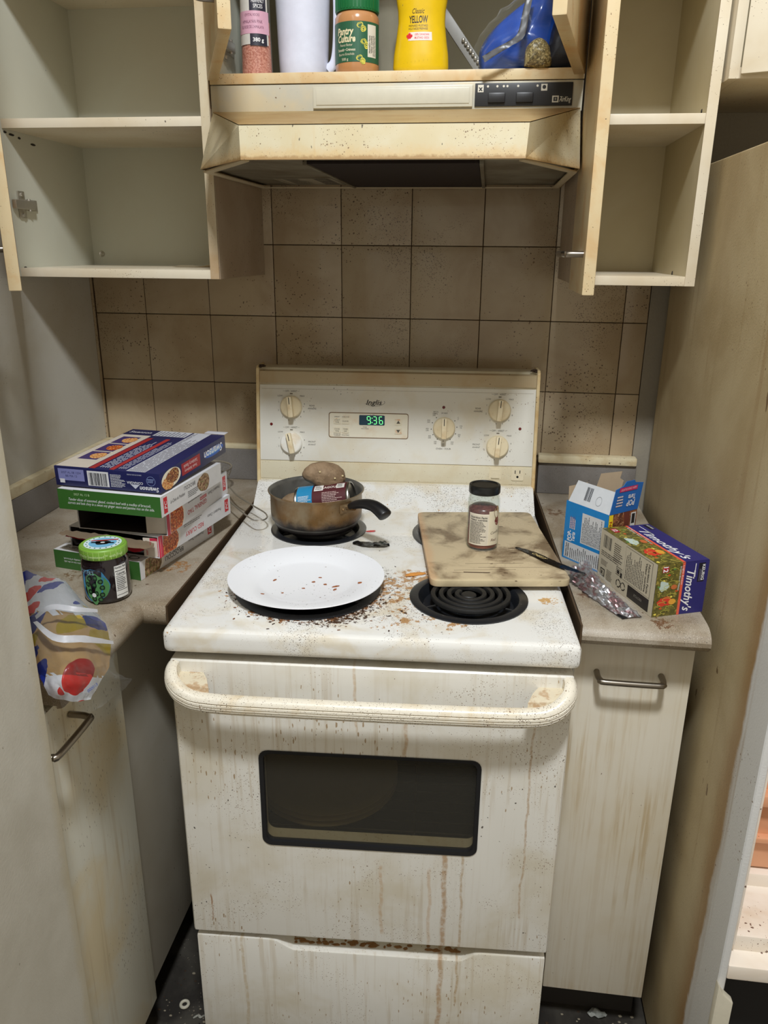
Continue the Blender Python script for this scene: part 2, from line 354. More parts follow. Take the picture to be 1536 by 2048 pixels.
def ellipsoid(bm, c, r, seed=0, amp=.1, fr=1.6, mi=0, rot=None, sub=4, bend=0):
    t = bmesh.new(); bmesh.ops.create_icosphere(t, subdivisions=sub, radius=1)
    for v in t.verts:
        d = 1 + amp * mnoise.noise(v.co * fr + Vector((seed, seed * 2, 0))) + amp * .25 * mnoise.noise(v.co * fr * 4 + Vector((seed, 0, 5)))
        v.co = Vector((v.co.x * r[0] * d, v.co.y * r[1] * d, v.co.z * r[2] * d))
    mt = Matrix.Translation(c) @ (rot.to_matrix().to_4x4() if rot else Matrix())
    merge(bm, t, mi, mt); return bm
def rrect(x0, y0, x1, y1, r, n=5):
    out = []
    for cx, cy, a0 in ((x1 - r, y1 - r, 0), (x0 + r, y1 - r, 90), (x0 + r, y0 + r, 180), (x1 - r, y0 + r, 270)):
        for k in range(n + 1):
            a = math.radians(a0 + 90 * k / n); out.append((cx + r * math.cos(a), cy + r * math.sin(a)))
    return out
def boolean(bm, cutters):
    """bm minus each cutter bmesh"""
    def ob(b): me = bpy.data.meshes.new('t'); b.to_mesh(me); b.free(); o = bpy.data.objects.new('t', me); C.objects.link(o); return o
    a = ob(bm); cs = [ob(c) for c in cutters]
    for c in cs:
        md = a.modifiers.new('b', 'BOOLEAN'); md.operation = 'DIFFERENCE'; md.solver = 'EXACT'; md.object = c
    dg = bpy.context.evaluated_depsgraph_get(); me = bpy.data.meshes.new_from_object(a.evaluated_get(dg))
    r = bmesh.new(); r.from_mesh(me)
    for o in [a] + cs: d = o.data; bpy.data.objects.remove(o); bpy.data.meshes.remove(d)
    bpy.data.meshes.remove(me); return r
TXT = {}
def textmesh(s, bold=0, shear=0, space=1):
    k = (s, bold, shear, space)
    if k not in TXT:
        cu = bpy.data.curves.new('t', 'FONT'); cu.body = s; cu.size = 1; cu.offset = bold; cu.shear = shear; cu.resolution_u = 2; cu.space_character = space
        o = bpy.data.objects.new('t', cu); me = bpy.data.meshes.new_from_object(o)
        vs = [v.co.copy() for v in me.vertices]; fs = [tuple(p.vertices) for p in me.polygons]
        bpy.data.objects.remove(o); bpy.data.curves.remove(cu); bpy.data.meshes.remove(me)
        xs = [v.x for v in vs] or [0]; ys = [v.y for v in vs] or [0]
        TXT[k] = (vs, fs, min(xs), max(xs), min(ys), max(ys))
    return TXT[k]
class Print:
    """flat print laid on a surface: fn(u, v, height) gives the point"""
    def __init__(s, fn): s.fn = fn; s.bm = bmesh.new(); s.mats = []
    def mi(s, c):
        m_ = c if isinstance(c, bpy.types.Material) else ink(c)
        if m_ not in s.mats: s.mats.append(m_)
        return s.mats.index(m_)
    def face(s, pts, c, h=1):
        vs = [s.bm.verts.new(s.fn(u, v, h * .00018)) for u, v in pts]
        try: f = s.bm.faces.new(vs); f.material_index = s.mi(c)
        except ValueError: pass
    def rect(s, u0, v0, u1, v1, c, h=1, n=1):
        for i in range(n):
            a = u0 + (u1 - u0) * i / n; b = u0 + (u1 - u0) * (i + 1) / n
            s.face(((a, v0), (b, v0), (b, v1), (a, v1)), c, h)
    def ell(s, u, v, ru, rv, c, h=1, n=26, wob=0, seed=0):
        s.face([(u + ru * (1 + wob * mnoise.noise(Vector((math.cos(k / n * math.tau) * 1.5, math.sin(k / n * math.tau) * 1.5, seed)))) * math.cos(k * math.tau / n),
                 v + rv * (1 + wob * mnoise.noise(Vector((math.cos(k / n * math.tau) * 1.5, math.sin(k / n * math.tau) * 1.5, seed + 3)))) * math.sin(k * math.tau / n)) for k in range(n)], c, h)
    def arc(s, u, v, ru, rv, a0, a1, wd, c, h=2, n=16):
        for k in range(n):
            a = math.radians(a0 + (a1 - a0) * k / n); b = math.radians(a0 + (a1 - a0) * (k + 1) / n)
            q = [(u + (ru + d) * math.cos(x), v + (rv + d) * math.sin(x)) for x, d in ((a, 0), (b, 0), (b, wd), (a, wd))]
            s.face(q, c, h)
    def text(s, tx, u, v, size, c, h=2, rot=0, shear=0, bold=0, wd=None, align='C'):
        vs, fs, x0, x1, y0, y1 = textmesh(tx, bold, shear)
        if not vs: return
        k = size / .72; kx = k if wd is None else wd / max(x1 - x0, 1e-6)
        ox = {'C': (x0 + x1) / 2, 'L': x0, 'R': x1}[align]; ca, sa = math.cos(math.radians(rot)), math.sin(math.radians(rot)); i = s.mi(c)
        bv = []
        for p in vs:
            a, b = (p.x - ox) * kx, (p.y - .36) * k
            bv.append(s.bm.verts.new(s.fn(u + a * ca - b * sa, v + a * sa + b * ca, h * .00018)))
        for f in fs:
            try: nf = s.bm.faces.new([bv[j] for j in f]); nf.material_index = i
            except ValueError: pass
    def lines(s, u0, v0, u1, v1, n, c, seed=0, vert=False, th=.45, h=2, nx=1):
        """rows of fine print"""
        rd = random.Random(seed)
        for i in range(n):
            if vert: a = u0 + (u1 - u0) * (i + .5) / n; t_ = abs(u1 - u0) / n * th / 2; L = v1 - v0; p = v0
            else: a = v0 + (v1 - v0) * (i + .5) / n; t_ = abs(v1 - v0) / n * th / 2; L = u1 - u0; p = u0
            e = p + L * rd.uniform(.6, 1.0); sg = 1 if L > 0 else -1; L = abs(L)
            while (e - p) * sg > L * .02:
                q = p + sg * min(abs(e - p), L * rd.uniform(.04, .16))
                if vert: s.rect(a - t_, p, a + t_, q, c, h, nx)
                else: s.rect(p, a - t_, q, a + t_, c, h, nx)
                p = q + sg * L * .018
    def bars(s, u0, v0, u1, v1, c, seed=1, n=22, h=3):
        rd = random.Random(seed); p = u0; st = (u1 - u0) / n
        for k in range(n):
            wd = st * rd.choice((.3, .5, .75)); s.rect(p, v0, p + wd, v1, c, h); p += st
    def build(s, name, parent, label=None):
        bmesh.ops.recalc_face_normals(s.bm, faces=[]) if False else None
        return obj(name, s.bm, s.mats or [M_white], parent, 60, label=label)
def plane_fn(o, u, v):
    o, u, v = Vector(o), Vector(u).normalized(), Vector(v).normalized(); n = u.cross(v)
    return lambda a, b, h: o + u * a + v * b + n * h
def cyl_fn(cx, cy, r, a0, z0=0):
    """u metres round the cylinder from angle a0 (deg), v up"""
    def f(a, b, h):
        t = math.radians(a0) + a / r; return Vector((cx + (r + h) * math.cos(t), cy + (r + h) * math.sin(t), z0 + b))
    return f
def hinge(parent, o, arm, side, hgt=.0):
    """cup hinge: plate on the panel, arm and knuckle. o: point on the panel, arm: direction of the arm, side: out of the panel"""
    o = Vector(o); a = Vector(arm).normalized(); n = Vector(side).normalized(); u = a.cross(n)
    M = Matrix((a, u, n)).transposed().to_4x4(); M.translation = o
    b = NB(); box(b, (-.008, -.024, 0), (.014, .024, .003), .0008, mat=M); box(b, (-.030, -.008, .002), (.035, .008, .011), .002, mat=M)
    box(b, (.016, -.010, .0), (.056, .010, .002), .0006, mat=M); tube(b, [M @ Vector((.018, -.011, .008)), M @ Vector((.018, .011, .008))], .003)
    for y in (-.018, .018): tube(b, [M @ Vector((.002, y, .002)), M @ Vector((.002, y, .006))], .0035, 10)
    tube(b, [M @ Vector((.045, 0, .002)), M @ Vector((.045, 0, .0035))], .0045, 12)
    return obj('hinge', b, M_chrome, parent, label='steel cup hinge')
def bar_handle(parent, a, b_, out, r=.0048):
    """bent rod handle from a to b standing off by out"""
    a, b_, out = Vector(a), Vector(b_), Vector(out); d = (b_ - a).normalized(); c = .010
    pts = [a, a + out * .55, a + out * .85 + d * c * .3, a + out + d * c, b_ + out - d * c, b_ + out * .85 - d * c * .3, b_ + out * .55, b_]
    bm = NB(); tube(bm, smooth_path(pts, 4), r, 12); return obj('handle', bm, M_steel, parent, label='bent metal rod handle')

# ------------------------------------------------------------------ the room
XL, XR = -.832, .452
struct('floor', box(NB(), (-1.1, -2.6, -.05), (1.5, .1, 0)), M_floor)
wb = struct('wall_back', box(NB(), (-1.0, .008, 0), (1.5, .10, 2.5)), M_grout)
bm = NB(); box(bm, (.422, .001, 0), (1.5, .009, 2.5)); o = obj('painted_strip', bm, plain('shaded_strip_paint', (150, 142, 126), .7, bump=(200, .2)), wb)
struct('wall_left', box(NB(), (-1.0, -1.02, 0), (XL, .008, 2.5)), M_wallL)
struct('wall_front_left', box(NB(), (-1.2, -2.4, 0), (-.421, -1.021, 2.5), .004), M_wallN)
S, GX, GZ, g = .1535, -.3973, 1.4377, .0016
def tile_mesh(w_, h_):
    bm = NB(); box(bm, (0, -.008, 0), (w_, 0, h_), .0012, seg=2); shade(bm); me = bpy.data.meshes.new('tile'); bm.to_mesh(me); bm.free(); me.materials.append(M_tile); return me
TM = {}; rd = random.Random(4)
for i in range(-3, 6):
    for j in range(-2, 4):
        x0, x1 = GX + i * S, GX + (i + 1) * S; z1 = GZ - j * S; z0 = z1 - S
        x0, x1, z0 = max(x0, -.826), min(x1, .421), max(z0, .984)
        if x1 - x0 < .01 or z1 - z0 < .004 or z0 > 1.7: continue
        k = (round(x1 - x0, 4), round(z1 - z0, 4))
        if k not in TM: TM[k] = tile_mesh(k[0] - g, k[1] - g)
        t = bpy.data.objects.new('tile', TM[k]); C.objects.link(t); t.parent = wb
        t.location = (x0 + g / 2, .0082 + rd.uniform(-.0006, .0004), z0 + g / 2)
struct('trim_1', box(NB(), (XL, -.016, .975), (-.418, 0, .986), .002), M_trim)
struct('trim_2', box(NB(), (XL, -1.02, .966), (-.813, -.002, .988), .003), M_trim)
struct('trim_3', box(NB(), (.21, -.030, .974), (.428, 0, .992), .004), M_trim)
struct('trim_4', box(NB(), (XL, -.006, .988), (-.827, .0, 1.374), .001), M_tile)

# ------------------------------------------------------------------ upper cabinets
YF = -.305
def cabinet(name, label, x0, x1, z0, z1, shelves, th=.016, depth=None, side_l=M_cabin, yb=-.001, thb=None, inner=None):
    root = thing(name, label, 'cabinet', ((x0 + x1) / 2, YF / 2, z0), world=True); yf = YF if depth is None else -depth; thb = thb or th
    bm = NB(); box(bm, (x0, yf, z0), (x0 + th, yb, z1), .001); obj('side_panel', bm, side_l, root)
    bm = NB(); box(bm, (x1 - th, yf, z0), (x1, yb, z1), .001); obj('side_panel', bm, inner or (M_cabside if name == 'wall_cabinet' else M_cabin), root)
    bm = NB(); box(bm, (x0 + th, yf, z0), (x1 - th, yb, z0 + thb), .001); obj('bottom_panel', bm, M_cab, root)
    bm = NB(); box(bm, (x0 + th, yf, z1 - th), (x1 - th, yb, z1), .001); obj('top_panel', bm, M_cab, root)
    bm = NB(); box(bm, (x0 + th, yb - .006, z0 + thb), (x1 - th, yb, z1 - th)); obj('back_panel', bm, inner or M_cabin, root)
    for s_ in shelves:
        bm = NB(); box(bm, (x0 + th, yf + .001, s_ - th), (x1 - th, yb - .006, s_), .001); obj('shelf', bm, M_cab, root)
    return root
def front_strip(root, x0, x1, z0, z1, mat=M_edge):
    bm = NB(); box(bm, (x0, YF - .002, z0), (x1, YF + .0005, z1), .0006); obj('edge_band', bm, mat, root)
LC = cabinet('wall_cabinet', 'open upper wall cabinet on the left, empty, with one shelf', -.830, -.419, 1.375, 2.13, (1.649, 1.91))
front_strip(LC, -.436, -.419, 1.375, 2.13, M_cabe)
bm = NB(); box(bm, (-.4185, YF, 1.375), (-.4175, -.001, 1.66)); obj('outer_side', bm, M_cabside, LC)
bm = NB(); hx, hy = -.817, YF - .004; dr = Vector((.585 - .817 + .45, -.345)); ang = math.atan2(-.345, .215)
M = Matrix.Translation((hx, hy, 0)) @ Matrix.Rotation(ang, 4, 'Z')
box(bm, (0, -.018, 1.368), (.402, 0, 2.12), .002, mat=M); dl = obj('door', bm, M_edge, LC, label='open cabinet door seen edge-on')
dd = Vector((math.cos(ang), math.sin(ang), 0)); dn = Vector((math.sin(ang), -math.cos(ang), 0)); p0 = Vector((hx, hy, 1.426)) + dd * .375 + dn * .018
bar_handle(dl, p0, p0 - dd * .10, dn * .030)
hinge(LC, (-.8135, YF + .028, 1.505), (0, 1, 0), (1, 0, 0)); hinge(LC, (-.8135, YF + .028, 1.98), (0, 1, 0), (1, 0, 0))
bm = NB(); lathe(bm, [(0, .004), (.002, .004), (.0035, .002), (.0055, .003), (.0065, 0)], n=20, mat=Matrix.Translation((-.793, -.007, 1.415)) @ Matrix.Rotation(math.radians(90), 4, 'X'))
obj('screw', bm, M_chrome, LC)
# scuffs on the inner side panel
for q, (y, z) in enumerate(((-.295, 1.628), (-.275, 1.626), (-.25, 1.623), (-.205, 1.617), (-.287, 1.391))):
    bm = NB(); ellipsoid(bm, (-.8138, y, z), (.0006, .009 if q % 2 else .005, .0022), q, .3, sub=2); obj('scuff_mark', bm, plain('dark_scuff', (34, 30, 28), .7), LC)
# curled shelf-liner scrap lying in the cabinet
bm = NB(); pts = []
for i in range(9):
    for j in range(4):
        x = -.58 + .15 * i / 8; y = -.03 - .10 * j / 3
        z = 1.3916 + (.012 * max(0, i / 8 - .35) * (j / 3) + .003 * math.sin(i * 1.1 + j)) * (1 if j else .3)
        pts.append(bm.verts.new((x, y, max(z, 1.3915))))
for i in range(8):
    for j in range(3): bm.faces.new((pts[i * 4 + j], pts[i * 4 + j + 1], pts[i * 4 + j + 5], pts[i * 4 + j + 4]))
bmesh.ops.solidify(bm, geom=bm.faces[:], thickness=.0012)
tag(obj('paper_scrap', bm, ink((206, 190, 158))), 'curled beige paper liner scrap on the floor of the left cabinet', 'paper')

RC = cabinet('wall_cabinet', 'narrow open upper wall cabinet on the right, empty, beside the fridge', .226, .432, 1.374, 2.13, (1.645, 1.91), side_l=M_cabin2, inner=M_cabin2)
front_strip(RC, .226, .242, 1.374, 2.13, M_cabside); front_strip(RC, .415, .432, 1.374, 2.13, M_cab)
bm = NB(); box(bm, (.2245, YF, 1.375), (.226, -.001, 2.1)); obj('outer_side', bm, M_cabside, RC)
bm = NB(); box(bm, (.2185, -.515, 1.367), (.2365, -.311, 2.12), .002); dr_ = obj('door', bm, M_edge, RC, label='speckled cabinet door opened square to the cabinet')
bar_handle(dr_, (.2190, -.490, 1.426), (.2190, -.390, 1.426), (-.030, 0, 0))
hinge(RC, (.2425, YF + .03, 1.505), (0, 1, 0), (1, 0, 0))
for q, cc in enumerate(((.4155, -.27, 1.652), (.4155, -.20, 1.393))): bm = NB(); ellipsoid(bm, cc, (.001, .003, .004), q, .3, sub=2); obj('scuff_mark', bm, plain('dark_scuff', (34, 30, 28), .7), RC)

HC = cabinet('cabinet_above_hood', 'short upper cabinet above the range hood, doors open, packed with jars', -.4165, .2165, 1.697, 2.13, (1.95,))
front_strip(HC, -.4165, .2165, 1.697, 1.7135)
front_strip(HC, -.4165, -.4005, 1.7135, 2.13); front_strip(HC, .2005, .2165, 1.7135, 2.13)
def angled_door(root, hx_, hy_, ex, ey, z0, z1, sidesign):
    a = math.atan2(ey - hy_, ex - hx_); L = math.hypot(ex - hx_, ey - hy_); bm = NB()
    M = Matrix.Translation((hx_, hy_, 0)) @ Matrix.Rotation(a, 4, 'Z')
    box(bm, (.004, -.009, z0), (L, .009, z1), .002, mat=M); d = obj('door', bm, M_edge, root)
    dd = Vector((math.cos(a), math.sin(a), 0)); dn = Vector((-math.sin(a), math.cos(a), 0)) * sidesign
    p = Vector((hx_, hy_, z0 + .045)) + dd * (L - .045) + dn * .009
    bar_handle(d, p, p + Vector((0, 0, .10)), dn * .032); return a
angled_door(HC, -.4075, -.318, -.279, -.640, 1.700, 2.12, -1)
angled_door(HC, .2075, -.318, .146, -.664, 1.700, 2.12, 1)
hinge(HC, (-.400, YF + .034, 1.765), (0, 1, 0), (1, 0, 0))
bm = NB(); tube(bm, [(.2235, -.312, 1.683), (.2235, -.312, 1.70), (.2205, -.312, 1.712), (.2225, -.312, 1.717), (.2255, -.312, 1.712), (.2235, -.312, 1.70)], .0008, 6); obj('hook', bm, plain('rusty_wire', (96, 48, 30), .6), HC)

FC = thing('cabinet_above_fridge', 'cream cabinet over the fridge with its door slightly ajar', 'cabinet', (.80, -.17, 1.69), world=True)
bm = NB(); box(bm, (.436, -.33, 1.689), (.452, -.001, 2.13), .001); obj('side_panel', bm, M_cab, FC)
bm = NB(); box(bm, (.452, -.33, 1.689), (1.15, -.001, 1.705), .001); obj('bottom_panel', bm, M_cab, FC)
bm = NB(); box(bm, (.452, -.007, 1.705), (1.15, -.001, 2.13)); obj('back_panel', bm, M_cabin, FC)
bm = NB(); box(bm, (0, -.018, 0), (.35, 0, .42), .002, mat=Matrix.Translation((.455, -.333, 1.692)) @ Matrix.Rotation(math.radians(-22), 4, 'Z')); obj('door', bm, M_cab, FC)

# ------------------------------------------------------------------ range hood
HD = thing('range_hood', 'cream greasy range hood over the stove with black switch panel', 'range hood', (-.10, -.28, 1.552), world=True)
hz0 = 1.552
bm = NB(); box(bm, (-.4165, YF, 1.650), (.2165, -.002, 1.696), .0015); obj('housing', bm, dirty('hood_housing', (188, 185, 170), .3, grease=((212, 192, 150), 10, .4, .7, .6), specks=((120, .26, .3, DK, 8), (60, .2, .2, (110, 84, 56), 6))), HD)
# canopy: sloped top, vertical front band with chamfered corners
B0 = [(-.4145, -.012), (-.4145, -.385), (-.298, -.562), (.127, -.556), (.2145, -.372), (.2145, -.012)]
bz, tz = hz0, 1.6535
T0 = [(-.4145, -.012), (-.4145, YF), (-.4145, YF), (.2145, YF), (.2145, YF), (.2145, -.012)]
bm = NB()
mid = [(-.4145, -.385, 1.6535), (-.291, -.560, 1.598), (.123, -.560, 1.598), (.2145, -.372, 1.6535)]
lo3 = [(-.4145, -.385, bz + .004), (-.288, -.568, bz), (.120, -.568, bz), (.2145, -.372, bz + .004)]
bl = [(-.4145, -.012, bz), (.2145, -.012, bz)]
def quad(bm, pts, mi=0, th=.0016):
    vs = [bm.verts.new(p) for p in pts]; f = bm.faces.new(vs); f.material_index = mi
tpL, tpR = (-.4145, YF, 1.6535), (.2145, YF, 1.6535)
mid[0] = (-.4145, -.387, 1.640); mid[3] = (.2145, -.374, 1.640)
mid[0] = (-.4145, YF - .004, 1.6525); mid[3] = (.2145, YF - .004, 1.6525)
quad(bm, [mid[1], mid[2], lo3[2], lo3[1]][::-1])                 # front band
quad(bm, [tpL, mid[1], lo3[1], lo3[0]][::-1]); quad(bm, [tpL, lo3[0], bl[0], (-.4145, -.012, 1.6535)][::-1])
quad(bm, [mid[2], tpR, lo3[3], lo3[2]][::-1]); quad(bm, [tpR, (.2145, -.012, 1.6535), bl[1], lo3[3]][::-1])
bmesh.ops.remove_doubles(bm, verts=bm.verts, dist=.0003); bmesh.ops.recalc_face_normals(bm, faces=bm.faces); bmesh.ops.solidify(bm, geom=bm.faces[:], thickness=.0018)
obj('canopy', bm, M_hood, HD, 5)
bm = NB(); quad(bm, [tpL, tpR, mid[2], mid[1]]); bmesh.ops.solidify(bm, geom=bm.faces[:], thickness=.0012); bmesh.ops.translate(bm, verts=bm.verts, vec=(0, 0, .0012)); obj('sloped_top', bm, M_hoodtop, HD)
# folded bottom rim, underside plate with filter, light cover, rating label
bm = NB(); rim = [(-.411, -.016), (-.411, -.383), (-.288, -.565), (.119, -.558), (.211, -.370), (.211, -.016)]
rin = [(-.395, -.030), (-.395, -.377), (-.281, -.549), (.112, -.542), (.198, -.362), (.198, -.030)]
for k in range(6):
    a, b_ = k, (k + 1) % 6
    quad(bm, [(*rim[a], hz0 + .001), (*rim[b_], hz0 + .001), (*rin[b_], hz0 + .001), (*rin[a], hz0 + .001)])
bmesh.ops.recalc_face_normals(bm, faces=bm.faces); bmesh.ops.solidify(bm, geom=bm.faces[:], thickness=.002); obj('bottom_rim', bm, dirty('hood_rim', (206, 190, 156), .45, specks=((150, .4, .5, DK, 9),)), HD, 5)
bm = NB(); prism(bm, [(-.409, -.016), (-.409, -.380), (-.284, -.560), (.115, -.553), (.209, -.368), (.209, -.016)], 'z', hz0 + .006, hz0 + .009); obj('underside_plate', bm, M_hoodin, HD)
bm = NB(); box(bm, (-.205, -.50, hz0 + .0005), (.055, -.026, hz0 + .0058), .001); ft = obj('grease_filter', bm, plain('filter_mesh', (40, 28, 24), .7, .3, bump=(900, .8)), HD)
bm = NB(); box(bm, (-.212, -.50, hz0 - .001), (-.2055, -.026, hz0 + .0058), .001); obj('filter_rail', bm, M_hoodin, HD); bm = NB(); box(bm, (.0555, -.50, hz0 - .001), (.062, -.026, hz0 + .0058), .001); obj('filter_rail', bm, M_hoodin, HD)
p = Print(plane_fn((-.345, -.022, hz0 + .0058), (1, 0, 0), (0, -1, 0)))
p.rect(0, 0, .115, .16, (160, 152, 130)); p.rect(.006, .006, .0075, .154, (40, 36, 30), 2); p.rect(.006, .006, .06, .0075, (40, 36, 30), 2)
p.lines(.018, .15, .06, .02, 12, (60, 54, 44), 3); p.rect(.078, .02, .108, .15, (48, 44, 36), 2); p.text('UL', .093, .06, .014, (170, 160, 136), 3, bold=.02); p.text('c', .084, .06, .01, (170, 160, 136), 3); p.lines(.082, .14, .104, .1, 4, (170, 160, 136), 5, h=3)
p.build('rating_label', HD)
bm = NB(); box(bm, (-.2345, YF - .005, 1.6575), (.0365, YF + .001, 1.6905), .0015); vc = obj('light_cover', bm, plain('light_cover_plastic', (200, 196, 178), .35), HD)
bm = NB(); box(bm, (-.229, YF - .0062, 1.6625), (.031, YF - .004, 1.6865), .001); obj('cover_inset', bm, plain('light_cover_plastic', (200, 196, 178), .35), vc)
bm = NB(); box(bm, (.040, YF - .003, 1.6580), (.1995, YF + .001, 1.6925), .0008); sp_ = obj('switch_panel', bm, plain('black_panel', (30, 31, 34), .4), HD)
for xs in (.062, .108):
    bm = NB(); box(bm, (xs, YF - .0075, 1.6625), (xs + .028, YF - .002, 1.6775), .0018); obj('rocker_switch', bm, M_black, sp_)
p = Print(plane_fn((.040, YF - .003, 1.6580), (1, 0, 0), (0, 0, 1))); W_ = (214, 210, 196)
p.rect(.0045, .021, .014, .032, W_, 1); p.text('x', .0092, .0268, .0075, (30, 31, 34), 2, bold=.04); p.rect(.108, .022, .118, .032, W_, 1); p.ell(.113, .0275, .003, .003, (30, 31, 34), 2)
for x in (.021, .0365, .047, .053, .0705, .102): p.ell(x, .0295, .0018, .0018, W_, 1, 12)
p.rect(.127, .0045, .1375, .0145, W_, 1); p.rect(.129, .0065, .1355, .0125, (30, 31, 34), 2); p.text('+', .1323, .0097, .005, W_, 3)
p.text('AirKing', .1482, .0095, .0078, W_, 2, shear=.35, bold=.008, wd=.0190); p.rect(.1395, .0125, .1435, .0133, W_, 2)
p.build('panel_lettering', sp_)

# ------------------------------------------------------------------ counters and base cabinets
CT = thing('countertop', 'speckled laminate corner countertop left of the stove, stained', 'countertop', (-.6, -.5, .862), world=True)
prof_front = lambda y, z0=.862, z1=.9, r=.012: None
bm = NB(); top = [(-.8315, -.0005), (-.417, -.0005), (-.398, -.700), (-.452, -.700), (-.452, -.950), (-.8315, -.950)]
prism(bm, top, 'z', .866, .9)
# rounded nosing along the two front edges
nose = [(0, 0)] + [(.018 * math.sin(a) * 1.0, -.019 + .019 * math.cos(a)) for a in [math.radians(x) for x in range(0, 181, 20)]] + [(0, -.038)]
for (p0, p1, out) in (((-.452, -.700), (-.398, -.700), (0, -1)), ((-.452, -.700), (-.452, -.950), (1, 0))):
    t = bmesh.new(); R0 = [t.verts.new((p0[0] + out[0] * a, p0[1] + out[1] * a, .9 + b_)) for a, b_ in nose[1:-1]]; R1 = [t.verts.new((p1[0] + out[0] * a, p1[1] + out[1] * a, .9 + b_)) for a, b_ in nose[1:-1]]
    if out == (0, -1):
        for v in R0: pass
    for k in range(len(R0) - 1): t.faces.new((R0[k], R0[k + 1], R1[k + 1], R1[k]))
    t.faces.new(R0); t.faces.new(R1[::-1]); bmesh.ops.recalc_face_normals(t, faces=t.faces); merge(bm, t)
slab = obj('worktop', bm, M_counter, CT, 30)
bm = NB(); box(bm, (-.8315, -.020, .9), (-.4165, -.0005, .975), .004); obj('backsplash', bm, M_splash, CT)
bm = NB(); box(bm, (-.8315, -1.0195, .9), (-.812, -.020, .966), .004); obj('backsplash', bm, M_splash, CT)
bm = NB(); t = [(-.4165, -.022), (-.4135, -.022), (-.3945, -.716), (-.3975, -.716)]; prism(bm, t, 'z', .862, .9015); obj('end_strip', bm, plain('dark_end_strip', (84, 66, 46), .5, .2), CT)

CR = thing('countertop', 'short speckled laminate counter between stove and fridge', 'countertop', (.32, -.35, .862), world=True)
bm = NB(); prism(bm, [(.212, -.0005), (.430, -.0005), (.430, -.655), (.243, -.655)], 'z', .866, .9)
t = bmesh.new(); R0 = [t.verts.new((.243, -.655 - a * 1.9, .9 + b_ * 1.05)) for a, b_ in nose[1:-1]]; R1 = [t.verts.new((.430, -.655 - a * 1.9, .9 + b_ * 1.05)) for a, b_ in nose[1:-1]]
for k in range(len(R0) - 1): t.faces.new((R0[k], R0[k + 1], R1[k + 1], R1[k]))
t.faces.new(R0); t.faces.new(R1[::-1]); bmesh.ops.recalc_face_normals(t, faces=t.faces); merge(bm, t)
obj('worktop', bm, M_counter, CR, 30)
bm = NB(); box(bm, (.212, -.022, .9), (.430, -.0005, .974), .004); obj('backsplash', bm, M_splash, CR)
bm = NB(); prism(bm, [(.2085, -.022), (.2115, -.022), (.2425, -.69), (.2395, -.69)], 'z', .862, .9015); obj('end_strip', bm, plain('dark_end_strip', (84, 66, 46), .5, .2), CR)

LB = thing('base_cabinet', 'grey-cream base cabinet under the left counter, door stained', 'cabinet', (-.65, -.5, 0), world=True)
bm = NB(); box(bm, (-.830, -1.0195, .11), (-.485, -.003, .8655), .001); obj('carcass', bm, M_filler, LB)
bm = NB(); box(bm, (-.830, -1.0195, 0), (-.545, -.003, .11)); obj('toe_kick', bm, plain('toe_kick', (52, 48, 44), .7), LB)
bm = NB(); box(bm, (-.4845, -1.0195, .112), (-.467, -.752, .855), .0015); d = obj('door', bm, M_bdoorL, LB)
bar_handle(d, (-.465, -.903, .822), (-.465, -.999, .822), (.033, 0, 0))
RB = thing('base_cabinet', 'narrow cream base cabinet between stove and fridge with rod handle', 'cabinet', (.33, -.3, 0), world=True)
bm = NB(); box(bm, (.246, -.612, .10), (.430, -.003, .8655), .001); obj('carcass', bm, M_filler, RB)
bm = NB(); box(bm, (.246, -.57, 0), (.430, -.003, .10)); obj('toe_kick', bm, plain('toe_kick', (52, 48, 44), .7), RB)
bm = NB(); box(bm, (.245, -.632, .112), (.4265, -.6125, .851), .0018); d = obj('door', bm, M_bdoor, RB)
bar_handle(d, (.280, -.632, .793), (.380, -.632, .793), (0, -.032, 0))

# ------------------------------------------------------------------ fridge
FR = thing('refrigerator', 'tall fridge on the right, stained beige side with clean white front strip, open', 'refrigerator', (.78, -.45, 0), world=True)
fx, fy0, fy1, fz = .4525, -.87, -.03, 1.578
bm = NB(); box(bm, (fx, fy0, .012), (fx + .012, fy1, fz), .0045, seg=3); obj('side_panel', bm, M_fridge, FR)
bm = NB(); box(bm, (1.07, fy0, .012), (1.10, fy1, fz), .004); obj('side_panel', bm, M_fridge, FR)
bm = NB(); box(bm, (fx + .0115, fy0 + .002, fz - .04), (1.07, fy1, fz - .001), .004); obj('top_panel', bm, M_fridge, FR)
bm = NB(); box(bm, (fx + .0115, -.12, .44), (1.07, fy1, fz - .04)); obj('back_liner', bm, M_fridgein, FR)
bm = NB(); box(bm, (fx + .0115, fy0 + .02, .49), (fx + .022, -.12, fz - .04)); obj('liner_wall', bm, M_fridgein, FR)
bm = NB(); box(bm, (fx + .0115, fy0 + .001, .445), (1.07, -.12, .470), .003); box(bm, (fx + .013, fy0 + .03, .468), (1.07, -.12, .497), .004); box(bm, (fx + .024, -.74, .49), (1.07, -.12, .52), .006); obj('liner_floor', bm, M_fridgein, FR)
bm = NB(); box(bm, (fx + .0115, -.80, .04), (1.07, -.74, .444)); obj('lower_grille', bm, plain('dark_void', (34, 32, 32), .7), FR)
for zz in (.565,):
    bm = NB(); box(bm, (fx + .026, -.73, zz - .045), (1.03, -.30, zz + .13), .012, seg=3); dw = obj('crisper_drawer', bm, M_crisper, FR)
    bm = NB(); box(bm, (fx + .024, -.748, zz + .085), (1.04, -.725, zz + .105), .004); box(bm, (fx + .024, -.742, zz + .015), (1.04, -.728, zz + .024), .002); obj('drawer_rail', bm, M_crisper, dw)
bm = NB(); box(bm, (fx + .022, -.75, .735), (1.07, -.12, .745), .002); obj('shelf', bm, M_crisper, FR)
bm = NB()
rdm = random.Random(3)
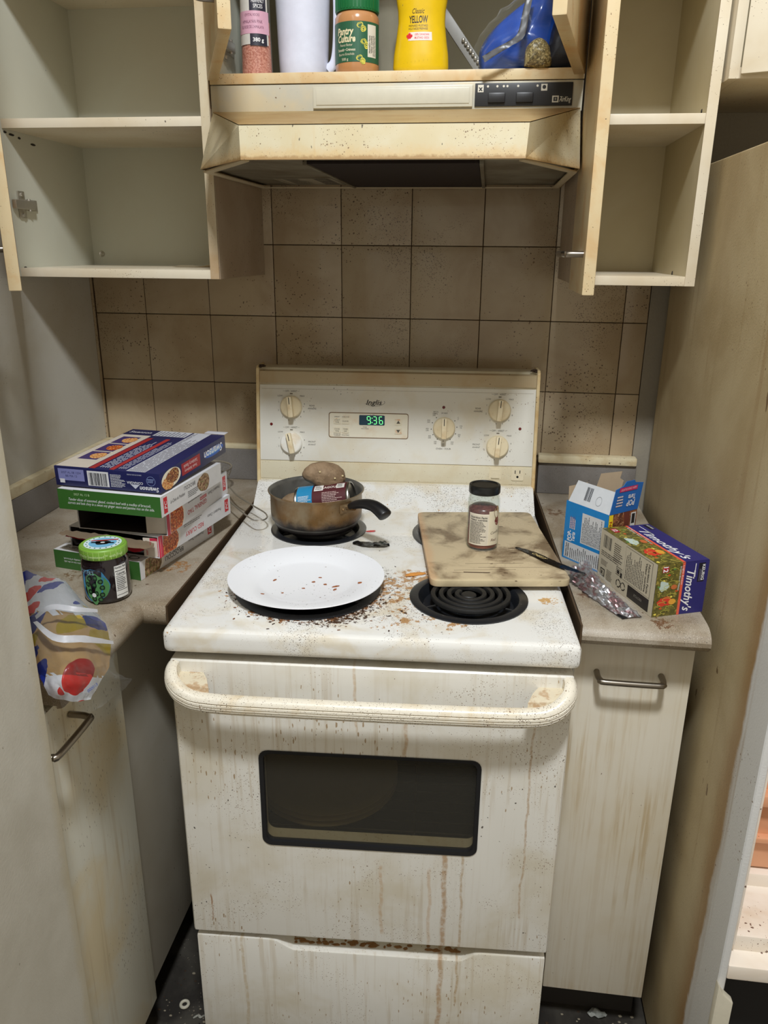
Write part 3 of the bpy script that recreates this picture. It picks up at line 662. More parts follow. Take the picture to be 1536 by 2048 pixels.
for k in range(10): ellipsoid(bm, (.54 + rdm.uniform(-.02, .10), -.74 + rdm.uniform(0, .1), .7455 + .010 * (k % 3)), (.03, .02, .012), k, .5, 2, sub=2, rot=Matrix.Rotation(rdm.uniform(0, 3), 3, 'Z').to_quaternion())
o = obj('food_residue', bm, plain('food_residue', (168, 92, 48), .7, bump=(90, 1)), FR); o['kind'] = 'stuff'
bm = NB(); prism(bm, [(fx - .002, .445), (fx + .006, .43), (fx + .022, .415), (fx + .022, .30), (fx - .002, .28)], 'y', fy0 - .012, fy0 + .001, bev=.002); obj('hinge_cover', bm, plain('hinge_cover_white', (214, 208, 188), .4), FR)

# ------------------------------------------------------------------ the stove (own frame, turned slightly)
SX, SY, SW = -.1124, .0036, .0567
ST = thing('electric_stove', 'dirty white electric coil stove with digital clock and oven window', 'stove', (SX, SY, 0), (0, 0, SW))
def s2w(x, y, z): return Vector((SX + math.cos(SW) * x - math.sin(SW) * y, SY + math.sin(SW) * x + math.cos(SW) * y, z))
bm = NB(); box(bm, (-.297, -.74, .02), (-.277, -.075, .866), .002); box(bm, (.277, -.74, .02), (.297, -.075, .866), .002)
box(bm, (-.277, -.10, .02), (.277, -.075, .866)); box(bm, (-.277, -.74, .02), (.277, -.10, .04)); box(bm, (-.277, -.745, .318), (.277, -.70, .338), .002); box(bm, (-.277, -.745, .842), (.277, -.70, .866), .002)
obj('body', bm, M_range, ST)
# oven cavity: dark liner, rack
bm = NB()
box(bm, (-.235, -.70, .34), (-.225, -.16, .80)); box(bm, (.225, -.70, .34), (.235, -.16, .80)); box(bm, (-.235, -.17, .34), (.235, -.16, .80)); box(bm, (-.235, -.7455, .3385), (.235, -.16, .345)); box(bm, (-.235, -.70, .80), (.235, -.16, .81))
obj('oven_cavity', bm, plain('oven_enamel', (22, 22, 20), .5), ST)
bm = NB()
for y in [-.68 + .027 * k for k in range(19)]: tube(bm, [(-.224, y, .452), (.224, y, .452)], .0016, 6)
for x in (-.22, -.07, .07, .22): tube(bm, [(x, -.69, .4495), (x, -.18, .4495)], .0025, 6)
tube(bm, [(-.222, -.69, .456), (.222, -.69, .456)], .0028, 8); obj('oven_rack', bm, M_steel, ST)
# cooktop with four holes
bm = NB(); box(bm, (-.3025, -.790, .868), (.3025, -.10, .906), .013, seg=4)
cut = []
for (x, y, r) in (LF, RF, LR, RR):
    c = NB(); lathe(c, [(0, .88), (r - .010, .88), (r - .010, .92), (0, .92)], x, y, 48); bmesh.ops.recalc_face_normals(c, faces=c.faces); cut.append(c)
bm = boolean(bm, cut); obj('cooktop', bm, M_cook, ST, 30)
bm = NB(); prism(bm, [(-.228, .9055), (-.170, .947), (-.12, .952), (-.11, .9055)], 'x', -.2985, .2985, bev=.0015); obj('rear_riser', bm, M_cook, ST)
# gap under the cooktop: its shade is put in as a dark strip
bm = NB(); box(bm, (-.292, -.748, .855), (.292, -.735, .869)); obj('gap_shade_strip', bm, plain('gap_shade', (70, 62, 50), .7), ST)
for (x, y, r) in (LF, RF, LR, RR):
    bm = NB(); lathe(bm, [(r, .906), (r, .9078), (r - .004, .9090), (r - .014, .9085), (r - .017, .905), (r - .022, .893), (r * .5, .8885), (.012, .8883), (0, .8883)], x, y, 56)
    dp = obj('drip_pan', bm, M_drip, ST)
    bm = NB(); turns = 5 if r > .1 else 4; pts = []; n = turns * 36
    for k in range(n + 1):
        t_ = k / n; rr_ = .017 + (r - .026 - .017) * t_; a = t_ * turns * math.tau + 2.4
        pts.append((x + rr_ * math.cos(a), y + rr_ * math.sin(a), .9105))
    prf = [(1, -.75), (1, .75), (.6, 1), (-.6, 1), (-1, .6), (-1, -.6), (-.6, -1), (.6, -1)]
    pts.append((pts[-1][0] + .004, pts[-1][1] + .01, .905)); pts.append((pts[-1][0] + .004, pts[-1][1] + .012, .894))
    tube(bm, pts, .0039, prof=prf); lathe(bm, [(0, .9125), (.011, .9125), (.0125, .911), (.0125, .900), (0, .900)], x, y, 24)
    for a in (90, 210, 330): ca_, sa_ = math.cos(math.radians(a)), math.sin(math.radians(a)); tube(bm, [(x + ca_ * .008, y + sa_ * .008, .9045), (x + ca_ * (r - .012), y + sa_ * (r - .012), .9045)], .0018, 6)
    obj('burner_coil', bm, M_coil, dp)
# backguard: slanted frame
def bgy(z): return -.156 + (z - .95) * (.033 / .236)
BN = Vector((0, -1, .14)).normalized()
def bg(x, z, h=0): return Vector((x, bgy(z), z)) + BN * h
bgf = lambda a, b_, h: bg(a, b_, h + .0012)
bm = NB(); prism(bm, [(bgy(.948), .948), (bgy(1.186) + .002, 1.182), (bgy(1.186) + .008, 1.188), (-.07, 1.188), (-.07, .9), (-.11, .9), (-.118, .948)], 'x', -.2965, .2965, bev=.001); bgd = obj('backguard', bm, M_guard, ST)
for sx_ in (-1, 1):
    bm = NB(); prism(bm, [(bgy(.945) - .004, .945), (bgy(1.19) - .003, 1.186), (bgy(1.19) + .004, 1.192), (-.068, 1.192), (-.068, .90), (-.13, .90), (bgy(.945) - .003, .94)], 'x', sx_ * .2955, sx_ * .3025, bev=.002); obj('end_cap', bm, dirty('end_cap_plastic', (226, 206, 160), .4, world=False, grease=((200, 160, 100), 14, .4, .7, .8), specks=((120, .3, .3, BR, 8),)), bgd)
    bm = NB(); prism(bm, [(-.13, .875), (-.13, .945), (-.10, .945), (-.10, .875)], 'x', sx_ * .2985, sx_ * .3025); obj('end_cap_foot', bm, M_guard, bgd)
bm = NB(); prism(bm, [(bgy(1.155) - .002, 1.157), (bgy(1.184) - .002, 1.181), (bgy(1.184) + .004, 1.184), (bgy(1.155) + .004, 1.157)], 'x', -.295, .295, bev=.0008); obj('top_band', bm, M_guardtop, bgd)
bm = NB(); prism(bm, [(bgy(.992) - .0012, .992), (bgy(1.153) - .0012, 1.153), (bgy(1.153) + .003, 1.153), (bgy(.992) + .003, .992)], 'x', -.2945, .2945, bev=.0004); cp = obj('control_panel', bm, dirty('control_panel_enamel', (232, 230, 220), .3, world=False, grease=((220, 206, 172), 9, .46, .76, .5), specks=((170, .3, .3, (120, 80, 42), 8), (60, .14, .2, DK, 6))), ST)
bm = NB(); prism(bm, [(bgy(.952) - .001, .952), (bgy(.989) - .001, .989), (bgy(.989) + .003, .989), (bgy(.952) + .003, .952)], 'x', -.2945, .2945, bev=.0004); obj('lower_band', bm, M_guard, bgd)
bm = NB(); prism(bm, [(bgy(.945) + .004, .940), (bgy(.945) + .004, .949), (-.12, .949), (-.12, .940)], 'x', -.296, .296); obj('shadow_gap', bm, plain('gap_shade', (70, 62, 50), .7), bgd)
bm = NB()
for sx_ in (-1, 1):
    for k in range(5): ellipsoid(bm, (sx_ * (.292 - .004 * (k % 3)), bgy(1.186) - .002 + .004 * (k % 2), 1.190 + .001 * k), (.004, .003, .002), k, .5, sub=2)
o = obj('grime_lump', bm, plain('dark_grime', (60, 42, 28), .8, bump=(300, 1)), bgd); o['kind'] = 'stuff'
def knob(x, z, r, mark, rot=0, ticks=(), rust=0):
    bm = NB(); R = Matrix.Translation(bg(x, z, .001)) @ Matrix.Rotation(math.radians(90) - .139, 4, 'X')
    lathe(bm, [(0, .0), (r, 0), (r, .006), (r - .002, .0085), (r - .004, .009), (0, .009)], n=40, mat=R)
    k = obj('knob', bm, dirty('knob_rusty' if rust else 'knob_cream', (240, 238, 230) if rust else (232, 218, 184), .35, world=False, grease=((212, 184, 132), 26, .46, .72, .55), specks=((300, .4, .3, BR, 20),)), cp)
    bm = NB(); R2 = R @ Matrix.Rotation(math.radians(rot), 4, 'Z'); box(bm, (-.0052, -r + .0015, .008), (.0052, r - .0015, .0225), .002, mat=R2); g_ = obj('grip', bm, dirty('knob_grip', (236, 222, 188), .35, world=False, grease=((208, 176, 124), 30, .46, .7, .6), specks=((300, .4, .3, BR, 20),)), k)
    bm = NB(); box(bm, (-.0008, r * .25, .0224), (.0008, r - .003, .0229), mat=R2); obj('pointer_line', bm, ink((30, 26, 22)), g_)
INK = (74, 66, 54)
P_ = Print(bgf)
for (x, z, r, t1, t2, nx) in ((-.226, 1.107, .0235, 'REAR', 'ARRIERE', .045), (-.226, 1.030, .0235, 'FRONT', 'AVANT', .045), (.220, 1.109, .0235, 'REAR', 'ARRIERE', -.045), (.219, 1.033, .0235, 'FRONT', 'AVANT', -.045)):
    knob(x, z, r, 1, -4 if x > 0 else (6 if z > 1.05 else 12), rust=(x < 0 and z < 1.05))
    P_.text('OFF / ARRET', x, z + .033, .0038, INK, 1, wd=.026); P_.text('LOW', x - .024, z + .023, .0034, INK, 1); P_.text('MAX', x + .024, z + .023, .0034, INK, 1)
    P_.rect(x - .003, z + .0265, x + .003, z + .0288, (120, 112, 98), 1)
    for k, (a, s_) in enumerate(((160, '1'), (195, '2'), (228, '3'), (258, '4'), (285, '5'), (315, '6'), (340, '8'), (12, '9'))):
        P_.text(s_, x + .029 * math.cos(math.radians(a)), z + .029 * math.sin(math.radians(a)), .0035, INK, 1)
    P_.text(t1, x + nx, z + .003, .0036, INK, 1); P_.text(t2, x + nx, z - .003, .0036, INK, 1)
    for q in (-1, 1): P_.rect(x + q * .014, z + .0328, x + q * .018, z + .0332, INK, 1)
x, z = .104, 1.069; knob(x, z, .0235, 1, 0)
P_.text('OVEN • FOUR', x, z - .044, .0040, INK, 1, wd=.032); P_.text('OFF ARRET', x, z + .0315, .0032, INK, 1, wd=.014); P_.text('BROIL', x - .018, z + .034, .003, INK, 1); P_.text('GRIL', x - .018, z + .030, .003, INK, 1)
for a, s_, s2_ in ((128, '550', '290'), (157, '500', '260'), (186, '450', '230'), (212, '400', '200'), (240, '350', '180'), (268, '300', '150'), (300, '250', '120'), (335, '200', '90'), (5, '170', '75'), (35, 'C', 'F')):
    ca_, sa_ = math.cos(math.radians(a)), math.sin(math.radians(a))
    P_.ell(x + .0275 * ca_, z + .0275 * sa_, .0011, .0011, (20, 18, 16), 1, 8); P_.text(s_, x + .036 * ca_, z + .036 * sa_ + .0018, .0030, INK, 1); P_.text(s2_, x + .036 * ca_, z + .036 * sa_ - .0020, .0030, INK, 1)
P_.text('Inglis', -.047, 1.120, .0105, (52, 50, 44), 1, shear=.25, bold=.018, wd=.034)
P_.arc(-.046, 1.120, .0215, .0075, 200, 382, .0007, (52, 50, 44), 1, 26)
P_.rect(-.29, 1.1445, .29, 1.1449, (150, 136, 108), 1)
P_.build('panel_lettering', cp)
for q, (x, z) in enumerate(((-.270, 1.069), (.102, 1.1125), (.265, 1.071))):
    bm = NB(); lathe(bm, [(0, .0015), (.0025, .0014), (.0032, 0)], n=16, mat=Matrix.Translation(bg(x, z, .0012)) @ Matrix.Rotation(math.radians(90) - .139, 4, 'X')); obj('indicator_light', bm, plain('indicator_red', (110, 20, 22), .25), cp)
# clock unit
def slab(bm, x0, z0, x1, z1, h0, h1, r=.003):
    t = bmesh.new(); pl = rrect(x0, z0, x1, z1, r); A = [t.verts.new(bg(a, b_, h0)) for a, b_ in pl]; B = [t.verts.new(bg(a, b_, h1)) for a, b_ in pl]; n = len(pl)
    t.faces.new(A); t.faces.new(B[::-1])
    for i in range(n): t.faces.new((A[i], B[i], B[(i + 1) % n], A[(i + 1) % n]))
    bmesh.ops.recalc_face_normals(t, faces=t.faces); merge(bm, t); return bm
bm = NB(); slab(bm, -.1445, 1.0435, .0275, 1.0975, .001, .0018, .005); obj('clock_recess_line', bm, plain('recess_shadow_line', (120, 92, 60), .7), cp)
bm = NB(); slab(bm, -.1428, 1.0450, .0262, 1.0958, .0015, .0024, .004); ck = obj('clock_unit', bm, dirty('clock_plastic', (236, 230, 210), .35, world=False, grease=((220, 190, 150), 20, .5, .74, .6)), cp)
bm = NB(); slab(bm, -.0785, 1.0715, -.0235, 1.0925, .0023, .0030, .002); lcd = obj('clock_display', bm, plain('lcd_glass', (14, 62, 84), .15), ck)
SEG = {'9': 'abcdfg', '3': 'abcdg', '6': 'acdefg'}
bm = NB()
def seg7(bm, ch, x, z, w_, h_, t_=.0012, sh=.0018):
    y0, y1, ym = z, z + h_, z + h_ / 2
    R = {'a': (x, y1, x + w_, y1), 'g': (x, ym, x + w_, ym), 'd': (x, y0, x + w_, y0), 'f': (x, ym, x, y1), 'b': (x + w_, ym, x + w_, y1), 'e': (x, y0, x, ym), 'c': (x + w_, y0, x + w_, ym)}
    for s_ in SEG[ch]:
        a, b_, c_, d_ = R[s_]; e = .0008; sk = lambda zz: (zz - y0) / h_ * -sh * -1
        if a == c_: q = [(a - t_ / 2, b_ + e), (a + t_ / 2, b_ + e), (a + t_ / 2, d_ - e), (a - t_ / 2, d_ - e)]
        else: q = [(a + e, b_ - t_ / 2), (c_ - e, b_ - t_ / 2), (c_ - e, b_ + t_ / 2), (a + e, b_ + t_ / 2)]
        bm.faces.new([bm.verts.new(bg(u + (v - y0) / h_ * -.001, v, .0033)) for u, v in q])
for ch, x in (('9', -.0605), ('3', -.0475), ('6', -.0345)): seg7(bm, ch, x, 1.0742, .0068, .0155)
for zz in (1.0772, 1.0865): bm.faces.new([bm.verts.new(bg(-.0505 + a, zz + b_, .0033)) for a, b_ in ((-.0008, -.0008), (.0008, -.0008), (.0008, .0008), (-.0008, .0008))])
obj('clock_digits', bm, plain('lcd_green', (120, 255, 150), emit=1.3), lcd)
for q, (x, z, l1, l2) in enumerate(((-.126, 1.079, 'START', 'TIME'), (-.108, 1.079, 'CLOCK', ''), (-.126, 1.060, 'COOK', 'TIME'), (-.108, 1.060, 'TIMER', 'OFF'), (.006, 1.079, 'up', ''), (.006, 1.060, 'dn', ''))):
    bm = NB(); slab(bm, x - .0078, z - .0062, x + .0078, z + .0062, .0022, .0036, .0018)
    b_ = obj('push_button', bm, dirty('button_plastic', (232, 224, 200), .35, world=False, grease=((214, 150, 96), 60, .55, .7, .8)), ck)
    p = Print(lambda a, c_, h: bg(a, c_, h + .0036))
    if l1 in ('up', 'dn'):
        s_ = 1 if l1 == 'up' else -1; p.face([(x - .0042, z - s_ * .003), (x + .0042, z - s_ * .003), (x, z + s_ * .0038)], (90, 84, 72), 1)
    else:
        p.text(l1, x, z + (.002 if l2 else 0), .0028, INK, 1)
        if l2: p.text(l2, x, z - .0025, .0028, INK, 1)
    p.build('button_print', b_)
p = Print(lambda a, c_, h: bg(a, c_, h + .0024))
for tx, x, z in (('DEPART', -.126, 1.0880), ('HORLOGE', -.108, 1.0880), ('DUREE DE', -.126, 1.0508), ('CUISSON', -.126, 1.0478), ('MINUTERIE', -.108, 1.0492), ('TIMER', -.066, 1.0672), ('MINUTERIE', -.066, 1.0638), ('h   min', -.05, 1.0940)): p.text(tx, x, z, .0024, INK, 1)
p.build('unit_lettering', ck)
bm = NB(); slab(bm, .2045, .9620, .2295, .9870, .001, .0020, .002); sw = obj('light_switch', bm, M_knob, ST)
bm = NB(); slab(bm, .2080, .9655, .2262, .9838, .002, .0046, .0015); obj('rocker', bm, M_knob, sw)
bm = NB(); slab(bm, .2520, .9610, .2775, .9880, .001, .0028, .003); so = obj('power_outlet', bm, M_knob, ST)
p = Print(lambda a, c_, h: bg(a, c_, h + .0028)); p.rect(.2585, .9755, .2602, .9830, (20, 18, 16)); p.rect(.2685, .9762, .2702, .9830, (20, 18, 16)); p.ell(.2646, .9690, .0024, .0026, (20, 18, 16)); p.build('socket_slots', so)
# oven door
bm = NB(); box(bm, (-.2965, -.782, .3335), (.2965, -.746, .8545), .006, seg=3)
c1 = NB(); prism(c1, rrect(-.168, .527, .170, .703, .014), 'y', -.80, -.74); bmesh.ops.recalc_face_normals(c1, faces=c1.faces)
bm = boolean(bm, [c1]); od = obj('oven_door', bm, M_range, ST, 30)
bm = NB(); A = rrect(-.1695, .5255, .1715, .7045, .015); B = rrect(-.163, .532, .165, .698, .012); nA = len(A)
va = [[bm.verts.new((q[0], y, q[1])) for q in L] for L, y in ((A, -.7835), (B, -.7825), (B, -.772), (A, -.772))]
for r_ in range(3):
    for i in range(nA): bm.faces.new((va[r_][i], va[r_][(i + 1) % nA], va[r_ + 1][(i + 1) % nA], va[r_ + 1][i]))
obj('window_gasket', bm, M_rubber, od)
bm = NB(); prism(bm, rrect(-.166, .529, .168, .701, .013), 'y', -.7765, -.7725); obj('window_glass', bm, M_oveng, od)
hp = [(-.2870, -.783, .842), (-.2875, -.797, .838), (-.281, -.812, .830), (-.262, -.824, .819), (-.225, -.829, .813), (-.1, -.831, .812), (.1, -.831, .812), (.225, -.829, .813), (.262, -.824, .819), (.281, -.812, .830), (.2875, -.797, .838), (.2870, -.783, .842)]
prf = [(1.0, -.2), (.92, .32), (.66, .60), (.40, .70), (.30, .56), (.22, .72), (.02, .74), (-.06, .58), (-.14, .73), (-.30, .70), (-.38, .54), (-.46, .66), (-.62, .58), (-.68, .46), (-.76, .50), (-.9, .32), (-1.0, -.2), (-.8, -.5), (.8, -.5)]
bm = NB(); tube(bm, smooth_path(hp, 6), .0150, prof=prf, upv=(0, 0, 1)); bmesh.ops.recalc_face_normals(bm, faces=bm.faces)
hd = obj('door_handle', bm, M_handle, od, 50)
for s_ in (-1, 1):
    bm = NB(); prism(bm, [(s_ * .286, -.781), (s_ * .282, -.808), (s_ * .255, -.821), (s_ * .226, -.824), (s_ * .236, -.798), (s_ * .246, -.781)], 'z', .816, .835, bev=.002); obj('handle_mount', bm, dirty('handle_mount', (216, 204, 178), .5, world=False, grease=((176, 136, 94), 70, .5, .66, .7), specks=((300, .5, .5, DK, 20),)), hd)
# drawer with scooped pull
pl = [(-.2935, .055), (.2945, .055), (.2945, .319), (.19, .3190), (.178, .317), (.168, .309), (.156, .3010), (-.128, .3010), (-.142, .309), (-.156, .3185), (-.17, .321), (-.2935, .322)]
bm = NB(); prism(bm, pl, 'y', -.778, -.748, bev=.003); dw = obj('storage_drawer', bm, M_range, ST)
bm = NB(); box(bm, (-.15, -.7475, .292), (.17, -.735, .3250), .002); obj('drawer_pull_recess', bm, M_guard, dw)
bm = NB(); box(bm, (-.292, -.747, .326), (.292, -.738, .334)); obj('gap_shade_strip', bm, plain('gap_shade', (70, 62, 50), .7), ST)  # shade between door and drawer, put in as a dark strip
bm = NB(); rdm = random.Random(8)
for k in range(46):
    x = rdm.uniform(-.145, .15); ellipsoid(bm, (x, -.756 + rdm.uniform(-.006, .004), .3018), (rdm.uniform(.002, .010), .003, .0010), k, .5, sub=1)
o = obj('drawer_crust', bm, plain('rust_crust', (150, 108, 62), .8, bump=(300, 1)), dw); o['kind'] = 'stuff'
bm = NB()
for x in (-.27, .27):
    for y in (-.70, -.12): lathe(bm, [(0, 0), (.018, 0), (.018, .01), (.008, .012), (.008, .022), (0, .022)], x, y, 16)
obj('levelling_feet', bm, M_black, ST)

# plates inside the oven
def wpt(x, y, z): return s2w(x, y, z)
for k in range(3):
    t = thing('pizza_pan', 'pale round pan in the oven, %s of the stack of three' % ('bottom', 'middle', 'top')[k], 'pan', tuple(wpt(-.100, -.535, .4545 + .0115 * k)), group='pans stacked inside the oven')
    bm = NB(); lathe(bm, [(0, 0), (.085, 0), (.10, .003), (.130, .010), (.134, .0115), (.134, .0135), (.129, .0135), (.099, .0045), (.084, .0015), (0, .0015)], n=56); obj('pan_body', bm, plain('pan_beige', (236, 222, 180), .4), t)

# ------------------------------------------------------------------ things on the stove
def stove_thing(name, label, cat, x, y, z, rz=0, group=None):
    return thing(name, label, cat, tuple(s2w(x, y, z)), (0, 0, SW + rz), group)
CZ = .9148   # top of the coils
PT = stove_thing('saucepan', 'scorched steel saucepan with black handle on the rear left burner', 'saucepan', -.143, -.338, CZ)
M_pot = dirty('pot_scorched', (150, 134, 108), .38, world=False, grease=((128, 92, 44), 16, .36, .64, .85), specks=((240, .26, .5, (74, 54, 34), 14), (420, .4, .4, (50, 38, 28), 18)),
              zones=[zone_axis(2, .014, .036, (38, 36, 38), .96, 40, .014, inv=True)]); M_pot.node_tree.nodes['Principled BSDF'].inputs['Metallic'].default_value = .55
M_potin = dirty('pot_inside', (120, 118, 112), .45, world=False, grease=((74, 72, 68), 14, .36, .64, .7)); M_potin.node_tree.nodes['Principled BSDF'].inputs['Metallic'].default_value = .5
bm = NB()
lathe(bm, [(0, 0), (.074, 0), (.080, .002), (.083, .008), (.083, .012), (.0885, .018), (.0895, .030), (.0895, .066), (.0935, .0705), (.0940, .0720), (.0925, .0730)], n=64)
obj('pot_body', bm, M_pot, PT, 50)
bm = NB(); lathe(bm, [(.0925, .0730), (.0900, .0715), (.0870, .066), (.0870, .020), (.081, .005), (0, .004)], n=64); obj('pot_interior', bm, M_potin, PT, 50)
ha = math.radians(-42); hc, hs = math.cos(ha), math.sin(ha)
def hp_(r, z, s_=0): return (hc * r - hs * s_, hs * r + hc * s_, z)
bm = NB(); box(bm, (.088, -.017, .046), (.0915, .017, .062), .001, mat=Matrix.Rotation(ha, 4, 'Z')); tube(bm, smooth_path([hp_(.090, .056), hp_(.101, .058), hp_(.112, .060)], 3), .0055, 10)
for s_ in (-.011, .011): ellipsoid(bm, hp_(.0925, .054, s_), (.003, .003, .003), sub=2, amp=0)
obj('handle_bracket', bm, M_pot, PT)
bm = NB(); pts = smooth_path([hp_(.102, .0605), hp_(.118, .068), hp_(.142, .075), hp_(.166, .076), hp_(.186, .070), hp_(.196, .064)], 6); n = len(pts)
rr = [.0080 + .0060 * min(1, k / n * 1.3) for k in range(n)]; rr[-1] = .0080; rr[-2] = .0122
tube(bm, pts, rr, 14, prof=[(.85 * math.cos(a * math.tau / 14), 1.0 * math.sin(a * math.tau / 14)) for a in range(14)]); obj('pot_handle', bm, M_black, PT, 60)
M_potato = dirty('potato_skin', (150, 126, 98), .75, world=False, grease=((112, 90, 66), 30, .35, .65, .8), specks=((160, .4, .35, (84, 64, 44), 30), (320, .4, .4, (180, 156, 124))), bump=(160, .5))
PW = lambda x, y, z: s2w(-.140 + x, -.338 + y, CZ + z)
def potato(label, x, y, z, r, rot, seed, sprouts=()):
    t = thing('potato', label, 'potato', tuple(PW(x, y, z)), rot); bm = NB(); ellipsoid(bm, (0, 0, 0), r, seed, .13, 1.3, sub=5); obj('potato_flesh', bm, M_potato, t, 80)
    if sprouts:
        bm = NB()
        for a in sprouts: ellipsoid(bm, a, (.0022, .0022, .0020), 1, .2, sub=2)
        obj('sprout', bm, ink((214, 196, 150)), t)
# tin lying on its side in the pan
CN = thing('tin_can', 'blue and maroon labelled tin lying in the saucepan', 'can', tuple(PW(.018, -.016, .052)), (math.radians(80), 0, SW + math.radians(84)))
bm = NB(); lathe(bm, [(0, -.052), (.030, -.052), (.0305, -.0535), (.0325, -.054), (.0332, -.052), (.0325, -.050), (.0325, .050), (.0332, .052), (.0325, .054), (.0305, .0535), (.030, .051), (.018, .051), (.017, .0525), (0, .0525)], n=48); obj('tin_body', bm, plain('tin_steel', (170, 168, 162), .3, 1.0), CN)
bm = NB(); lathe(bm, [(.0328, -.049), (.0329, -.049), (.0329, -.006), (.0329, .049), (.0328, .049)], n=48); obj('paper_label', bm, ink((84, 34, 40)), CN)
p = Print(cyl_fn(0, 0, .0330, 0, 0)); R2 = math.tau * .033
p.rect(0, -.049, R2 * .999, -.018, (38, 140, 190), 1, 40)
for k in range(4):
    a = k * R2 / 4
    p.rect(a + .004, -.014, a + .020, .004, (236, 232, 226), 2, 8); p.lines(a + .006, -.012, a + .018, .002, 3, (40, 40, 44), k, vert=True, h=3); p.lines(a + .028, -.046, a + .046, -.020, 7, (226, 232, 236), k + 9, vert=True, h=2)
    p.text('RAGOUT', a + .013, .018, .006, (232, 220, 210), 2, rot=90, bold=.02); p.lines(a + .024, .002, a + .046, .045, 7, (196, 170, 164), k + 20, vert=True, h=2); p.rect(a + .004, .030, a + .018, .046, (226, 222, 214), 2, 6); p.lines(a + .006, .032, a + .016, .044, 4, (40, 30, 30), k + 4, vert=True, h=3)
p.build('label_print', CN)
potato('large brown potato resting on top of the tin above the saucepan rim', .014, .004, .0985, (.043, .029, .025), (0, math.radians(8), SW + .1), 3, ((.020, -.026, .004), (.034, -.016, .008), (-.010, -.024, .012)))
potato('brown potato inside the saucepan, half hidden beside the tin', -.046, .006, .032, (.030, .034, .026), (0, 0, SW), 8)

PL = stove_thing('dinner_plate', 'white round dinner plate dotted with crumbs on the front left burner', 'plate', -.115, -.628, CZ + .0004)
bm = NB(); lathe(bm, [(0, .0018), (.070, .0018), (.072, 0), (.075, 0), (.080, .003), (.094, .008), (.124, .0135), (.1265, .0148), (.1262, .0162), (.1235, .0160), (.094, .0108), (.079, .0062), (.072, .0042), (0, .0040)], n=96); obj('plate_body', bm, M_china, PL, 50)
bm = NB(); rdm = random.Random(12)
for (x, y, l, w2, a, z) in ((.050, -.018, .0065, .0022, .5, .0046), (.032, -.012, .003, .002, 0, .0046), (.088, -.012, .0038, .0026, .2, .0098), (-.052, -.002, .004, .002, 1.1, .0046), (.012, -.004, .003, .002, .2, .0046), (.02, .014, .003, .001, 0, .0046), (-.06, -.066, .005, .003, .3, .0085), (.05, -.03, .004, .002, 1, .0046), (-.03, -.05, .002, .0012, .2, .0046), (.0, -.03, .003, .001, .1, .0046)):
    ellipsoid(bm, (x, y, z + .0003), (l, w2, .0008), x * 90, .4, sub=2, rot=Matrix.Rotation(a, 3, 'Z').to_quaternion())
o = obj('food_crumbs', bm, plain('crumb_brown', (150, 86, 44), .8), PL); o['kind'] = 'stuff'

CB = thing('cutting_board', 'stained beige plastic cutting board laid across the right-hand burners', 'cutting board', tuple(s2w(.184, -.443, CZ + .0002)), (0, 0, SW + math.radians(5.2)))
M_board = dirty('board_plastic', (198, 180, 146), .5, world=False, grease=((118, 98, 72), 14, .42, .66, .95), specks=((90, .46, .4, (76, 52, 32), 7, (.35, 1, 1)), (260, .4, .5, (96, 70, 44), 9), (330, .3, .35, (232, 222, 200), 9)),
                zones=[zone_axis(0, -.113, -.098, (206, 150, 100), .4, 14, .012, inv=True), zone_axis(1, -.172, -.160, (214, 198, 160), .6, 20, .006, inv=True)])
bm = NB(); pl = rrect(-.1145, -.1715, .1145, .1715, .014, 6); prism(bm, pl, 'z', 0, .0115, bev=.002); obj('board', bm, M_board, CB)
bm = NB()
for (x, y, l, a) in ((-.02, -.128, .052, .02), (.03, -.118, .06, .0), (-.045, -.140, .030, -.05), (.0, -.10, .05, .02)): box(bm, (-l, -.0003, 0), (l, .0003, .0001), mat=Matrix.Translation((x, y, .01155)) @ Matrix.Rotation(a, 4, 'Z'))
box(bm, (-.022, -.0012, 0), (.022, .0012, .0001), mat=Matrix.Translation((-.035, -.1385, .0116)) @ Matrix.Rotation(-.06, 4, 'Z'))
obj('knife_scratch', bm, plain('scratch_dark', (72, 50, 34), .8), CB)
bz_ = CZ + .0002 + .0115
# jam jar on the board
jx, jy = .089, -.450
JR = thing('sauce_jar', 'half-full jar of red jelly with black lid standing on the cutting board', 'jar', (jx, jy, bz_ + .0002))
bm = NB(); lathe(bm, [(0, .0), (.0245, 0), (.0275, .003), (.0283, .010), (.0283, .088), (.0265, .096), (.0245, .101), (.0245, .104), (.0232, .104), (.0232, .100), (.0250, .095), (.0268, .087), (.0268, .010), (.0258, .005), (0, .004)], n=48); obj('glass_body', bm, M_glass, JR, 60)
t = NT('red_jelly'); t.b.inputs['Roughness'].default_value = .25; v = t.coord(False); t.l(t.mix(t.ramp(axis(t, v, 2), .012, .06), lin((150, 66, 40)), t.mix(t.ramp(t.noise(v, 120, 3), .4, .6), lin((84, 34, 34)), lin((110, 56, 50)))), t.b.inputs['Base Color'])
bm = NB(); lathe(bm, [(0, .0045), (.0255, .0052), (.0264, .010), (.0264, .074), (.020, .0785), (.010, .081), (0, .0815)], n=40); obj('jelly', bm, t.m, JR, 60)
bm = NB(); lathe(bm, [(0, .1155), (.022, .1155), (.0235, .1170), (.0268, .1165), (.0275, .114), (.0275, .1035), (.0268, .1020), (0, .1020)], n=48); obj('lid', bm, plain('black_lid', (22, 24, 24), .3), JR, 40)
p = Print(cyl_fn(0, 0, .0286, -92, 0)); L_ = (228, 220, 202)
